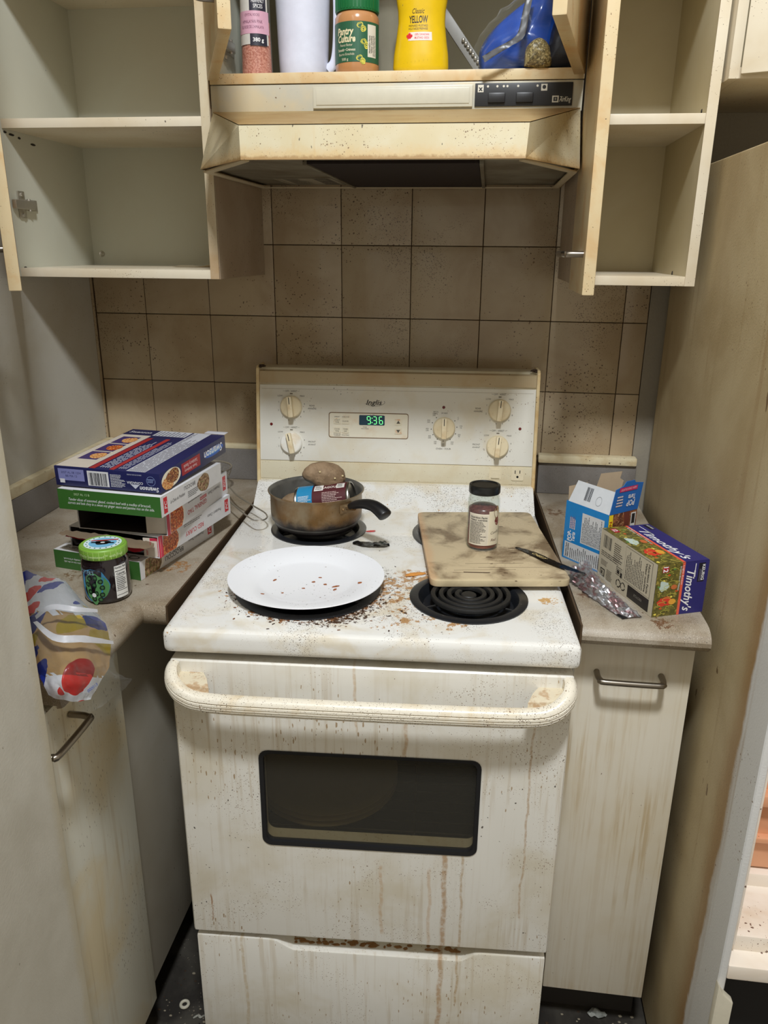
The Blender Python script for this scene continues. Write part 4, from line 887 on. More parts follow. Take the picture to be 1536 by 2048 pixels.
p.rect(-.026, .012, .022, .070, L_, 1, 20); p.rect(-.024, .014, .010, .067, (214, 206, 188), 2, 16); p.text('Nutrition Facts', -.007, .0635, .0036, (30, 28, 26), 3, bold=.02, wd=.030); p.text('Valeur nutritive', -.007, .0590, .0036, (30, 28, 26), 3, bold=.02, wd=.030)
p.lines(-.023, .056, .009, .015, 17, (60, 54, 50), 7, h=3); p.rect(.011, .012, .034, .075, (222, 212, 186), 2, 10); p.ell(.027, .072, .006, .012, F_beef, 3, wob=.4); p.ell(.028, .056, .005, .007, (120, 52, 44), 3, wob=.3); p.text('Confit', .024, .036, .005, (90, 76, 60), 3, shear=.3, rot=8); p.text('Red', .022, .022, .005, (90, 30, 30), 3, shear=.3)
p.build('paper_label', JR)

# thin wrappers
def ribbon(pts, wds, seed=0, amp=.002, th=.0004, n=8, ncross=4, upn=Vector((0, 0, 1)), zmin=None):
    P3 = smooth_path(pts, n); N = len(P3); bm = NB(); rows = []
    for i, q in enumerate(P3):
        tg = (P3[min(i + 1, N - 1)] - P3[max(i - 1, 0)]).normalized(); sd = tg.cross(upn).normalized(); f = i / (N - 1) * (len(wds) - 1); k = min(int(f), len(wds) - 2); w_ = wds[k] + (wds[k + 1] - wds[k]) * (f - k)
        row = []
        for j in range(ncross + 1):
            s_ = (j / ncross - .5) * w_; c = q + sd * s_; c = c + upn * (amp * mnoise.noise(c * 160 + Vector((seed, 0, 0))) + amp)
            if zmin is not None: c.z = max(c.z, zmin)
            row.append(bm.verts.new(c))
        rows.append(row)
    for a, b_ in zip(rows, rows[1:]):
        for j in range(ncross): bm.faces.new((a[j], a[j + 1], b_[j + 1], b_[j]))
    bmesh.ops.solidify(bm, geom=bm.faces[:], thickness=th); return bm
M_wrap = plain('black_foil_wrap', (18, 18, 20), .22, coat=.5)
w1 = stove_thing('snack_wrapper', 'torn black wrapper strip with clear film beside the saucepan on the stove', 'wrapper', -.026, -.430, .9062)
bm = ribbon([(-.035, .010, .0), (-.005, .000, .001), (.015, .002, .002), (.030, .008, .001)], [.010, .022, .020, .026, .020], 1, .003, zmin=.0003); obj('wrapper_strip', bm, M_wrap, w1)
bm = ribbon([(-.018, -.008, .002), (.0, -.006, .004), (.018, -.004, .004), (.034, .002, .002)], [.006, .010, .008, .010], 5, .003, th=.0002, zmin=.0006); obj('clear_film', bm, M_film, w1)
w2 = thing('snack_wrapper', 'long black wrapper strip with gold lettering across the cutting board edge', 'wrapper', (.185, -.49, bz_ + .0005))
RIB = [(-.036, .040, .0), (-.010, .016, .001), (.018, -.018, .0012), (.045, -.046, .0012), (.075, -.066, .0005)]
bm = ribbon(RIB, [.004, .015, .018, .015, .005], 3, .0012, zmin=0); obj('wrapper_strip', bm, M_wrap, w2)
p = Print(plane_fn((0, 0, .0042), (.62, -.78, 0), (.78, .62, 0))); p.text('CHEESY', .006, .0, .0075, (214, 190, 128), 1, shear=.3, bold=.01, wd=.034); p.build('wrapper_print', w2)

# ------------------------------------------------------------------ scraps and crumbs
bm = NB(); ellipsoid(bm, (0, 0, 0), (.017, .006, .0012), 2, .5, 2, sub=3); o = obj('orange_peel', bm, plain('orange_peel', (214, 146, 70), .6)); o.location = s2w(.060, -.556, .9075); o.rotation_euler = (0, 0, .45); tag(o, 'curled orange food scrap beside the front right burner', 'food scrap')
bm = NB(); ellipsoid(bm, (0, 0, 0), (.009, .0035, .0008), 4, .6, 2, sub=3); o = obj('red_scrap', bm, plain('red_scrap', (206, 70, 66), .5)); o.location = s2w(-.035, -.352, .9070); o.rotation_euler = (0, 0, .3); tag(o, 'small red scrap right of the saucepan on the stove', 'scrap')
bm = NB(); rdm = random.Random(77)
def crumb(x, y, s_, mi): 
    t = bmesh.new(); bmesh.ops.create_icosphere(t, subdivisions=1, radius=1)
    M_ = Matrix.Translation((x, y, .9062 + s_ * .18)) @ Matrix.Rotation(rdm.uniform(0, 6), 4, 'Z') @ Matrix.Diagonal((s_ * rdm.uniform(.7, 1.8), s_ * rdm.uniform(.5, 1), s_ * .28, 1)); merge(bm, t, mi, M_)
def inhole(x, y): return any(math.hypot(x - a, y - b_) < r + .001 for a, b_, r in (LF, RF, LR, RR))
n = 0
while n < 190:
    c = rdm.random()
    if c < .50: a = rdm.uniform(3.3, 6.4); r_ = .119 + abs(rdm.gauss(0, .014)); x, y = LF[0] + r_ * math.cos(a), LF[1] + r_ * math.sin(a)
    elif c < .80: x, y = rdm.gauss(.03, .05), rdm.gauss(-.68, .05)
    else: x, y = rdm.uniform(-.28, .28), rdm.uniform(-.77, -.25)
    if abs(x) > .29 or y < -.775 or y > -.24 or inhole(x, y): continue
    crumb(x, y, rdm.choice((.0006, .0008, .0012, .0020)) * (1 if c < .8 else .7), rdm.choice((0, 0, 0, 1, 1, 2))); n += 1
o = obj('burnt_crumbs', bm, [plain('crumb_dark', (58, 36, 22), .8), plain('crumb_rust', (122, 78, 46), .8), plain('crumb_amber', (186, 140, 88), .7)]); o['kind'] = 'stuff'; o.location = (SX, SY, 0); o.rotation_euler = (0, 0, SW)
tag(o, 'burnt brown crumbs scattered over the white cooktop', 'crumbs')

# ------------------------------------------------------------------ cartons on the left counter
def carton(name, label, loc, yaw, size, col, pitch=0, group=None, open_front=False, sidecol=(222, 222, 224), topcol=None, roll=0):
    t = thing(name, label, 'box', loc, (pitch, roll, yaw), group); w_, l, h = size
    if not open_front:
        bm = NB(); box(bm, (0, 0, 0), (w_, l, h), .0012); obj('carton', bm, ink(sidecol), t)
    else:
        bm = NB(); e = .0010
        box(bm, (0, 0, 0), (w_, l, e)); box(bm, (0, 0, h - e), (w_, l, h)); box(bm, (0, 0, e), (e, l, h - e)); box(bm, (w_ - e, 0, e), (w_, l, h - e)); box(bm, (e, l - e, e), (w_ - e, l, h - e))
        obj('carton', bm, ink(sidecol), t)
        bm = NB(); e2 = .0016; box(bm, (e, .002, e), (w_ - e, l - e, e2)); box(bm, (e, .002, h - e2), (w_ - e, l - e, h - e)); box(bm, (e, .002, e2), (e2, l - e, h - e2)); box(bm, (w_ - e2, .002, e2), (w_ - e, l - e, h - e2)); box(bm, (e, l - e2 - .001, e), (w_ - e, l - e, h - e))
        obj('carton_lining', bm, plain('shaded_card_lining', (42, 34, 30), .8), t)  # shade inside the open carton is put into the lining colour
    return t
def face_front(t, w_, h): return Print(plane_fn((0, -.0001, 0), (1, 0, 0), (0, 0, 1)))
def face_right(t, w_, l, h): return Print(plane_fn((w_ + .0001, 0, 0), (0, 1, 0), (0, 0, 1)))
def face_top(t, h): return Print(plane_fn((0, 0, h + .0001), (1, 0, 0), (0, 1, 0)))
RED = (196, 40, 50); GRN = (58, 104, 46); WHT = (236, 236, 238); NVY = (30, 34, 84)
def pc_side(p, l, h, dish, mat_, colr, flip=True):
    """white long side: round dish photo at the near end, name, script, red square at the far end, printed upside down"""
    r = 180
    p.rect(0, 0, l, h, (214, 213, 214), 1); p.rect(l - .022, h * .22, l - .008, h * .86, RED, 2); p.text('PC', l - .015, h * .54, .009, WHT, 3, rot=90, shear=.2)
    p.face([(.010, .0004), (.058, .0004), (.066, h * .25), (.068, h * .6), (.060, h - .0004), (.014, h - .0004), (.011, h * .5)], (228, 224, 216), 2); p.face([(.011, .0008), (.052, .0008), (.060, h * .3), (.061, h * .6), (.054, h * .95), (.016, h * .97), (.012, h * .5)], mat_, 3); p.text('President\'s Choice', l - .062, h * .55, .0065, (60, 58, 60), 2, rot=r, shear=.4, wd=.052)
    k = .5 + .5 / len(dish)
    for i, s_ in enumerate(dish): p.text(s_, l - .135, h * (.34 + .26 * i), .0085, colr, 2, rot=r, bold=.01)
    p.lines(l - .17, h * .86, l - .105, h * .70, 2, (110, 108, 108), 2)
# 1 beef & broccoli, bottom
b1 = carton('frozen_meal_box', 'green and white beef and broccoli box at the bottom of the stack', (-.648, -.592, .9003), math.radians(-11.5), (.175, .235, .0330), GRN)
p = face_front(b1, .175, .033); p.rect(0, 0, .175, .033, GRN); p.text('Tender slices of seasoned, glazed, cooked beef with a medley of broccoli,', .085, .019, .0036, WHT, 2, shear=.3, rot=180, wd=.13); p.text('carrots and bok choy in a sweet soy ginger sauce and jasmine rice on the side.', .085, .0135, .0036, WHT, 2, shear=.3, rot=180, wd=.13); p.build('front_lettering', b1)
p = face_right(b1, .175, .235, .033); pc_side(p, .235, .033, ('BROCCOLI', 'BEEF &'), F_beef, (50, 50, 54)); p.build('side_lettering', b1)
p = face_top(b1, .033); p.rect(0, 0, .175, .235, (216, 216, 216), 1); p.lines(.01, .012, .165, .06, 12, (90, 90, 92), 4); p.ell(.155, .014, .010, .006, (60, 60, 64), 2); p.ell(.155, .014, .008, .0045, (216, 216, 216), 3); p.build('top_lettering', b1)
# 2 red curry, open
b2 = carton('frozen_meal_box', 'opened red curry box with torn cardboard flap, second from the bottom of the stack', (-.622, -.578, .9345), math.radians(-10), (.176, .250, .0385), RED, open_front=True)
p = face_right(b2, .176, .25, .0385); pc_side(p, .25, .0385, ('RED CURRY',), F_meat, RED); p.rect(0, 0, .012, .0385, (210, 54, 84), 3); p.build('side_lettering', b2)
p = face_top(b2, .0385); p.rect(0, 0, .176, .25, (222, 224, 230), 1); p.bars(.120, .14, .165, .16, (70, 80, 130), 5, 14); p.text('$5', .15, .12, .014, (70, 96, 170), 2); p.text('6', .14, .18, .014, (70, 96, 170), 2); p.build('top_lettering', b2)
bm = ribbon([(.0, -.020, .031), (.05, -.024, .032), (.10, -.024, .031), (.155, -.022, .028), (.176, -.012, .026)], [.020, .030, .030, .036, .018], 9, .003, th=.0012, n=6, ncross=5); obj('torn_flap', bm, plain('kraft_card', (168, 148, 122), .85), b2, label='torn brown cardboard flap')
bm = ribbon([(.005, -.016, .026), (.06, -.020, .026), (.12, -.020, .022), (.150, -.018, .018), (.168, -.010, .030)], [.004, .009, .010, .010, .008], 2, .001, th=.001, upn=Vector((0, -.35, .9)).normalized()); obj('pink_strip', bm, ink((214, 64, 92)), b2)
bm = NB(); box(bm, (0, -.0005, 0), (.030, .0005, .034), .0003, mat=Matrix.Translation((.148, -.002, .001)) @ Matrix.Rotation(math.radians(12), 4, 'Z')); fp = obj('end_flap', bm, ink((214, 204, 190)), b2)
p = Print(lambda a, b_, h: Matrix.Translation((.148, -.002, .001)) @ Matrix.Rotation(math.radians(12), 4, 'Z') @ Vector((a, -.0006 - h, b_)))
p.rect(.0245, 0, .0300, .034, (210, 54, 84)); p.rect(.012, .029, .0245, .034, (210, 54, 84)); p.text('KEEP', .006, .008, .003, RED, 2, rot=90); p.build('flap_print', fp)
# 3 general tao, open
b3 = carton('frozen_meal_box', 'opened General Tao chicken box with dark empty end, middle of the stack', (-.598, -.588, .9735), math.radians(-5), (.165, .250, .0440), WHT, open_front=True)
p = face_right(b3, .165, .25, .044); pc_side(p, .25, .044, ('GENERAL TAO',), F_meat, (176, 40, 44)); p.rect(.155, .022, .128, .028, RED, 2); p.text('CHICKEN', .1415, .025, .004, WHT, 3, rot=180); p.rect(0, 0, .010, .044, (176, 40, 60), 3); p.build('side_lettering', b3)
p = face_top(b3, .044); p.rect(0, 0, .165, .25, (200, 202, 202), 1); p.lines(.08, .20, .155, .24, 8, (96, 96, 98), 5, vert=True); p.build('top_lettering', b3)
bm = NB(); box(bm, (0, -.0005, 0), (.036, .0005, .033), .0003, mat=Matrix.Translation((.128, -.001, .002)) @ Matrix.Rotation(math.radians(8), 4, 'Z')); obj('end_flap', bm, ink((206, 196, 184)), b3)
bm = ribbon([(0, -.006, .043), (.06, -.009, .043), (.12, -.008, .0425), (.16, -.004, .042)], [.008, .014, .014, .008], 12, .001, th=.001); obj('torn_flap', bm, ink((196, 190, 182)), b3)
# 4 green
b4 = carton('frozen_meal_box', 'green-fronted beef box, second from the top of the stack', (-.612, -.616, 1.0180), math.radians(-6.7), (.188, .220, .0350), GRN, roll=.0)
p = face_front(b4, .188, .035); p.rect(0, 0, .188, .035, (56, 104, 42)); p.text('Tender slices of seasoned, glazed, cooked beef with a medley of broccoli,', .095, .0185, .0048, WHT, 2, shear=.3, wd=.15); p.text('carrots and bok choy in a sweet soy ginger sauce and jasmine rice on the side.', .097, .0125, .0048, WHT, 2, shear=.3, wd=.158); p.text('2027 AL 12 B', .045, .0275, .0038, (190, 214, 170), 2); p.face([(.010, .0345), (.03, .0345), (.03, .0338)], WHT, 2); p.build('front_lettering', b4)
p = face_right(b4, .188, .22, .035); p.rect(0, 0, .22, .035, (212, 211, 210)); p.rect(.008, .004, .020, .031, RED, 2); p.text('PC', .014, .018, .008, WHT, 3, rot=90, shear=.2); p.text('Le Choix du Président', .055, .018, .006, (50, 48, 48), 2, shear=.4, wd=.05, rot=0); p.text('BROCOLI', .098, .026, .007, (44, 44, 46), 2, rot=180); p.lines(.09, .018, .13, .006, 4, (90, 90, 90), 6); p.ell(.150, .018, .024, .015, F_beef, 2, wob=.2); p.build('side_lettering', b4)
# 5 navy, top
b5 = carton('frozen_meal_box', 'navy blue frozen steak dinner box on top of the stack', (-.618, -.606, 1.0555), math.radians(-6.5), (.192, .245, .0335), NVY, pitch=math.radians(2.0), sidecol=NVY)
p = face_front(b5, .192, .0335)
p.rect(.007, .010, .055, .030, (132, 136, 190), 1); p.text('2027 AL 08 1234', .031, .024, .0038, (70, 74, 120), 2); p.text('BB MA 12', .031, .018, .0038, (70, 74, 120), 2); p.rect(.009, .0055, .018, .0125, (220, 220, 224), 3)
p.rect(.061, .004, .100, .0295, (226, 226, 228), 1); p.bars(.064, .005, .098, .0265, (40, 40, 46), 3, 16, 2); p.lines(.103, .027, .131, .005, 11, (214, 216, 226), 3); p.lines(.134, .0300, .172, .0275, 2, (170, 174, 200), 8)
p.text('CONAGRA', .147, .0150, .0042, (214, 216, 226), 2, rot=180, bold=.02); p.face([(.1385, .0125), (.1555, .0125), (.147, .005)], (200, 204, 220), 2); p.arc(.182 - .006, .020, .0075, .0075, 0, 360, .0005, (150, 170, 220), 2); p.lines(.170, .024, .182, .017, 3, (150, 170, 220), 2)
p.text('Swanson', .172, .0060, .0078, (232, 234, 240), 2, rot=180, shear=.15, bold=.02, wd=.034); p.build('front_lettering', b5)
p = face_right(b5, .192, .245, .0335)
p.ell(.036, .0165, .032, .0155, (238, 230, 206), 1); p.ell(.026, .012, .020, .011, F_pasta, 2, wob=.3); p.ell(.042, .019, .022, .011, F_steak, 3, wob=.2); p.rect(.072, .007, .140, .028, (158, 34, 44), 1); p.text('Salisbury Steak', .104, .0205, .0062, (240, 216, 216), 2, rot=180, wd=.05); p.text('Steak Salisbury', .104, .0125, .0050, (240, 216, 216), 2, rot=180, wd=.045)
p.ell(.195, .017, .040, .008, (40, 96, 190), 1); p.ell(.195, .017, .030, .004, (90, 160, 226), 2); p.text('Swanson', .192, .0170, .0150, WHT, 3, rot=180, shear=.15, bold=.02, wd=.074); p.build('side_lettering', b5)
p = face_top(b5, .0335)
p.rect(.002, .002, .062, .205, (206, 196, 182), 1)
for k in range(3): p.rect(.014, .045 + k * .050, .050, .090 + k * .050, (66, 52, 104), 2); p.ell(.040, .068 + k * .050, .014, .016, (F_pasta, F_meat, F_pasta)[k], 3, wob=.2)
p.rect(.064, .002, .075, .190, (158, 40, 44), 2); p.lines(.078, .01, .100, .185, 5, (214, 216, 228), 7, vert=True, th=.35); p.rect(.101, .002, .110, .190, (170, 50, 52), 2); p.lines(.112, .01, .128, .185, 4, (196, 198, 214), 4, vert=True, th=.35)
p.rect(.132, .002, .166, .243, (196, 198, 206), 1); p.lines(.134, .004, .165, .241, 9, (70, 70, 84), 15, vert=True, th=.35); p.rect(.062, .208, .128, .243, (196, 198, 206), 1); p.lines(.064, .210, .126, .241, 9, (96, 96, 110), 6, vert=True, th=.3)
p.text('Swanson', .030, .225, .012, WHT, 2, shear=.15, wd=.045); p.build('top_lettering', b5)
bm = NB(); box(bm, (.150, .246, .0335), (.191, .262, .0345), .0003, mat=Matrix.Identity(4)); obj('lid_tab', bm, ink((206, 206, 214)), b5)

# wire strainer tucked behind the boxes
SV = thing('wire_strainer', 'wire strainer lying behind the meal boxes, handle loop over the stove edge', 'strainer', (-.46, -.20, .9205), (0, 0, 0), world=True)
bm = NB(); tube(bm, smooth_path([(-.47, -.18, .935), (-.43, -.245, .934), (-.38, -.300, .932), (-.340, -.345, .932), (-.329, -.372, .932), (-.336, -.390, .932), (-.355, -.384, .931), (-.40, -.325, .930), (-.445, -.262, .930), (-.485, -.20, .934)], 5), .0016, 8); obj('wire_handle', bm, M_chrome, SV)
bm = NB(); cx, cy, cz, R_ = -.545, -.120, .955, .062
for k in range(18):
    a = k * math.pi / 18; pts = [(cx + R_ * math.sin(b_) * math.cos(a), cy + R_ * math.sin(b_) * math.sin(a), cz - R_ * .7 * math.cos(b_)) for b_ in [math.radians(x) for x in range(-90, 91, 12)]]; tube(bm, pts, .0004, 4)
for b_ in range(10, 91, 7): r_ = R_ * math.sin(math.radians(b_)); tube(bm, [(cx + r_ * math.cos(a * .2618), cy + r_ * math.sin(a * .2618), cz - R_ * .7 * math.cos(math.radians(b_))) for a in range(24)], .0004, 4, closed=True)
o = obj('mesh_bowl', bm, M_chrome, SV); o['kind'] = 'stuff'
bm = NB(); tube(bm, [(cx + R_ * math.cos(a * .2618 / 2), cy + R_ * math.sin(a * .2618 / 2), cz) for a in range(48)], .0018, 8, closed=True); obj('rim_wire', bm, M_chrome, SV)

# jam jar left
J2 = thing('jam_jar', 'jar of dark jam with green lid on the left counter in front of the boxes', 'jar', (-.503, -.690, .9003), (0, 0, math.radians(8)))
bm = NB(); lathe(bm, [(0, 0), (.030, 0), (.0345, .003), (.0360, .010), (.0360, .058), (.0350, .066), (.0325, .0725), (.0325, .076), (0, .076)], n=56); obj('jar_body', bm, plain('dark_jam_glass', (26, 16, 22), .10, coat=.6), J2, 60)
bm = NB(); lathe(bm, [(0, .0905), (.0330, .0905), (.0352, .0895), (.0362, .0875), (.0362, .0750), (.0350, .0735), (0, .0735)], n=56); ld_ = obj('lid', bm, ink((126, 172, 62)), J2, 40)
p = Print(cyl_fn(0, 0, .0363, -90, 0))
for k in range(26): p.rect(-.11 + k * .0088, .075, -.1090 + k * .0088, .0885, (168, 206, 104), 1)
p.rect(-.113, .0872, .113, .0880, (168, 206, 104), 1, 40); p.text('Perfectly Sweetened™ with Fruit', .004, .0808, .0048, (214, 236, 170), 2, wd=.078); p.build('lid_side_print', ld_)
p = Print(plane_fn((0, 0, .0906), (1, 0, 0), (0, 1, 0))); p.ell(0, 0, .0335, .0335, (130, 176, 70), 1, 40); p.ell(0, 0, .0285, .0285, (216, 234, 240), 2, 40); p.ell(0, 0, .021, .021, (120, 186, 222), 3, 40); p.ell(0, 0, .013, .008, (26, 26, 30), 4, wob=.5, seed=3); p.rect(-.018, -.003, .018, .002, (26, 26, 30), 4); p.ell(0, 0, .0035, .0025, WHT, 5)
p.face([(-.020, .004), (.020, .012), (.020, .016), (-.020, .008)], (196, 60, 50), 5)
for k in range(18): a = k * .349; p.ell(.0248 * math.cos(a), .0248 * math.sin(a), .0013, .0016, (50, 110, 70), 4, 6)
p.build('lid_top_print', ld_)
p = Print(cyl_fn(0, 0, .0362, -98, 0))
p.ell(-.004, .034, .023, .029, (66, 134, 176), 1, 30, wob=.2, seed=4); p.ell(-.002, .030, .018, .024, (84, 140, 84), 2, 40, wob=.4, seed=9)
for (u, v) in ((-.010, .044), (.0, .046), (.008, .040), (-.014, .034), (-.002, .034), (.010, .030), (-.010, .022), (.0, .020), (.009, .018), (-.004, .011), (.006, .010)): p.ell(u, v, .0042, .0042, (20, 40, 26), 3, 14, wob=.3, seed=u * 99); p.ell(u, v, .0022, .0022, (62, 104, 62), 4, 10)
p.ell(-.004, .017, .0035, .0035, WHT, 5, 14); p.text("CROFTER'S", -.018, .054, .0070, (150, 190, 210), 3, wd=.034)
p.rect(.030, .008, .052, .062, (226, 226, 222), 1, 10); p.text('Nutrition Facts', .041, .059, .0035, (20, 20, 20), 2, bold=.02, wd=.020); p.rect(.031, .0525, .051, .0535, (20, 20, 20), 2, 5); p.text('Calories', .0405, .0485, .0040, (20, 20, 20), 2, bold=.02, wd=.015); p.rect(.031, .044, .051, .0447, (20, 20, 20), 2, 5); p.lines(.032, .043, .050, .022, 7, (60, 60, 60), 4, nx=2); p.rect(.031, .020, .051, .0208, (20, 20, 20), 2, 5); p.rect(.031, .0125, .051, .0132, (20, 20, 20), 2, 5)
p.build('paper_label', J2)

# ------------------------------------------------------------------ dotted bread bag over the counter edge
def spots_mat(name, base, k=1.0):
    t = NT(name); uv = t.coord(False, (1, .55, .7))
    vo = t.n('ShaderNodeTexVoronoi'); t.l(uv, vo.inputs['Vector']); vo.inputs['Scale'].default_value = 24; vo.inputs['Randomness'].default_value = .75
    s_ = t.n('ShaderNodeSeparateColor'); t.l(vo.outputs['Color'], s_.inputs[0])
    isr = t.math('GREATER_THAN', s_.outputs[0], .62); isb = t.math('GREATER_THAN', s_.outputs[0], .30)
    d = lambda c: lin([x * k for x in c])
    c = t.mix(isb, d((238, 204, 40)), d((34, 60, 172))); c = t.mix(isr, c, d((226, 54, 46)))
    rad = t.math('ADD', .40, t.math('MULTIPLY', s_.outputs[1], .14)); m_ = t.math('LESS_THAN', vo.outputs['Distance'], rad)
    col = t.mix(m_, lin(base), c); t.l(col, t.b.inputs['Base Color']); t.b.inputs['Roughness'].default_value = .28; t.b.inputs['Coat Weight'].default_value = .3
    return t.m
M_spot = spots_mat('bread_bag_spots', (232, 234, 240)); M_spot2 = spots_mat('bread_bag_inside', (196, 162, 112), .75)
def patch(grid, nu=7, nv=7, amp=.003, seed=0, th=.0005, fr=55, r0=0, r1=1, zmin=None):
    """sheet through a grid of points; rows are smoothed both ways and crumpled"""
    rows = [smooth_path(r_, nu) for r_ in grid]; cols = [smooth_path([r_[i] for r_ in rows], nv) for i in range(len(rows[0]))]
    a_, b2_ = int(r0 * (len(cols[0]) - 1)), int(r1 * (len(cols[0]) - 1)) + 1; cols = [c[a_:b2_] for c in cols]
    bm = NB(); nU, nV = len(cols), len(cols[0]); V = []
    uvl = bm.loops.layers.uv.new('UVMap')
    for i in range(nU):
        for j in range(nV):
            q = cols[i][j]; a = cols[min(i + 1, nU - 1)][j] - cols[max(i - 1, 0)][j]; b_ = cols[i][min(j + 1, nV - 1)] - cols[i][max(j - 1, 0)]; n_ = a.cross(b_).normalized()
            d = amp * (1 - abs(mnoise.noise(q * fr + Vector((seed, 0, 0)))) * 2.2) + amp * .5 * mnoise.noise(q * fr * 2.3)
            c = q + n_ * d
            if zmin is not None: c.z = max(c.z, zmin)
            V.append(bm.verts.new(c))
    for i in range(nU - 1):
        for j in range(nV - 1):
            f = bm.faces.new((V[i * nV + j], V[(i + 1) * nV + j], V[(i + 1) * nV + j + 1], V[i * nV + j + 1]))
            for lp in f.loops: q = lp.vert.co; lp[uvl].uv = (q.x + .2 * q.z, q.y * .75 - q.z * .9)
    if th: bmesh.ops.solidify(bm, geom=bm.faces[:], thickness=th)
    return bm
BG = thing('bread_bag', 'crumpled clear and white bread bag with red, blue and yellow spots over the counter edge', 'bag', (-.46, -.85, .9), world=True)
V3 = lambda *a: Vector(a)
G = [[V3(-0.680, -0.639, 0.912), V3(-0.606, -0.687, 0.926), V3(-0.564, -0.701, 0.926), V3(-0.545, -0.722, 0.912)],
     [V3(-0.577, -0.814, 0.922), V3(-0.508, -0.844, 0.950), V3(-0.462, -0.848, 0.950), V3(-0.439, -0.826, 0.925)],
     [V3(-0.490, -0.932, 0.932), V3(-0.428, -0.960, 0.955), V3(-0.403, -0.948, 0.948), V3(-0.392, -0.908, 0.915)],
     [V3(-0.442, -0.991, 0.930), V3(-0.405, -1.004, 0.945), V3(-0.394, -0.985, 0.932), V3(-0.388, -0.943, 0.905)],
     [V3(-0.430, -1.001, 0.915), V3(-0.414, -1.005, 0.913), V3(-0.398, -0.995, 0.905), V3(-0.390, -0.971, 0.895)]]
obj('spotted_film', patch(G, 8, 8, .003, 1, fr=40, r0=0, r1=.30, zmin=.903), M_spot, BG, 50)
obj('inner_film', patch(G, 8, 8, .003, 1, fr=40, r0=.28, r1=.74, zmin=.903), M_spot2, BG, 50)
obj('spotted_film', patch(G, 8, 8, .003, 1, fr=40, r0=.70, r1=1, zmin=.86), M_spot, BG, 50)
g4 = [[V3(-0.650, -0.677, 0.936), V3(-0.575, -0.715, 0.945), V3(-0.546, -0.722, 0.930)],
      [V3(-0.520, -0.875, 0.965), V3(-0.453, -0.875, 0.975), V3(-0.416, -0.855, 0.935)],
      [V3(-0.435, -0.997, 0.962), V3(-0.388, -0.996, 0.965), V3(-0.381, -0.915, 0.905)],
      [V3(-0.412, -1.010, 0.935), V3(-0.381, -1.005, 0.920), V3(-0.370, -0.899, 0.880)],
      [V3(-0.404, -1.012, 0.905), V3(-0.383, -1.007, 0.900), V3(-0.373, -0.987, 0.895)]]
obj('clear_film', patch(g4, 7, 7, .004, 7, .0003, 40), M_film, BG, 70)
for gg, sd, ww in (([(-0.506, -0.885, 0.957), (-0.475, -0.896, 0.980), (-0.44, -0.897, 0.980), (-0.425, -0.869, 0.965)], 4, [.005, .007, .007, .004]), ([(-0.499, -0.898, 0.958), (-0.431, -0.965, 0.975), (-0.402, -0.948, 0.966), (-0.392, -0.898, 0.935)], 6, [.005, .009, .009, .004])):
    bm = ribbon(gg, ww, sd, .0015, th=.0005, n=6, upn=Vector((.5, -.6, .6)).normalized()); obj('white_fold', bm, ink((232, 234, 240)), BG)
p = Print(plane_fn((-.393, -.980, .913), (.25, .75, .1), (-.3, 0, 1))); p.text('000013', .012, -.004, .0040, (50, 80, 160), 1, bold=.01); p.build('bag_print', BG)

# ------------------------------------------------------------------ right counter: toaster pastry carton, coffee pod carton, foil pouch
PO = thing('toaster_pastry_box', 'opened blue toaster pastry carton standing on the right counter', 'box', (.236, -.412, .9003), (0, 0, math.atan2(-.076, .064)))
pw, pd, ph = .098, .070, .1085
bm = NB(); e = .0008
box(bm, (0, 0, 0), (pw, pd, e)); box(bm, (0, 0, e), (pw, e, ph)); box(bm, (0, pd - e, e), (pw, pd, ph)); box(bm, (0, e, e), (e, pd - e, ph)); box(bm, (pw - e, e, e), (pw, pd - e, ph)); obj('carton', bm, ink((22, 118, 186)), PO)
bm = NB(); e2 = .0012; box(bm, (e, e, e), (pw - e, e2, ph - .001)); box(bm, (e, pd - e2, e), (pw - e, pd - e, ph - .001)); box(bm, (e, e2, e), (e2, pd - e2, ph - .001)); box(bm, (pw - e2, e2, e), (pw - e, pd - e2, ph - .001)); obj('carton_lining', bm, plain('kraft_card', (168, 148, 122), .85), PO)
p = Print(plane_fn((0, -.0001, 0), (1, 0, 0), (0, 0, 1)))
p.rect(0, 0, pw, ph, (24, 128, 198), 1); p.rect(.040, .040, .090, .096, (206, 208, 210), 2); p.lines(.042, .042, .089, .094, 15, (70, 72, 76), 4, vert=True, h=3, th=.4); p.rect(.004, .0035, .098, .0335, (206, 208, 210), 2)
p.text('Nutrition Facts', .0085, .018, .0034, (20, 20, 22), 3, rot=90, bold=.02, wd=.026); p.text('Valeur nutritive', .0130, .018, .0034, (20, 20, 22), 3, rot=90, bold=.02, wd=.026); p.lines(.017, .005, .096, .032, 18, (50, 52, 56), 8, vert=True, h=3, th=.35)
p.text('POP-', .0135, .046, .0090, WHT, 3, rot=90, bold=.03, wd=.020); p.text('Tarts', .0225, .046, .0080, WHT, 3, rot=90, bold=.03, wd=.018); p.lines(.012, .060, .026, .090, 4, (230, 214, 206), 3, vert=True, h=3, th=.6); p.lines(.013, .061, .025, .088, 4, (150, 60, 60), 5, vert=True, h=4, th=.25)
p.build('front_lettering', PO)
p = Print(plane_fn((pw + .0001, 0, 0), (0, 1, 0), (0, 0, 1)))
p.rect(0, 0, pd, ph, F_choc, 1); p.rect(0, 0, .010, ph, (236, 208, 36), 2); p.text('HEMENT BON', .005, .060, .0062, (160, 40, 30), 3, rot=90, bold=.02, wd=.072)
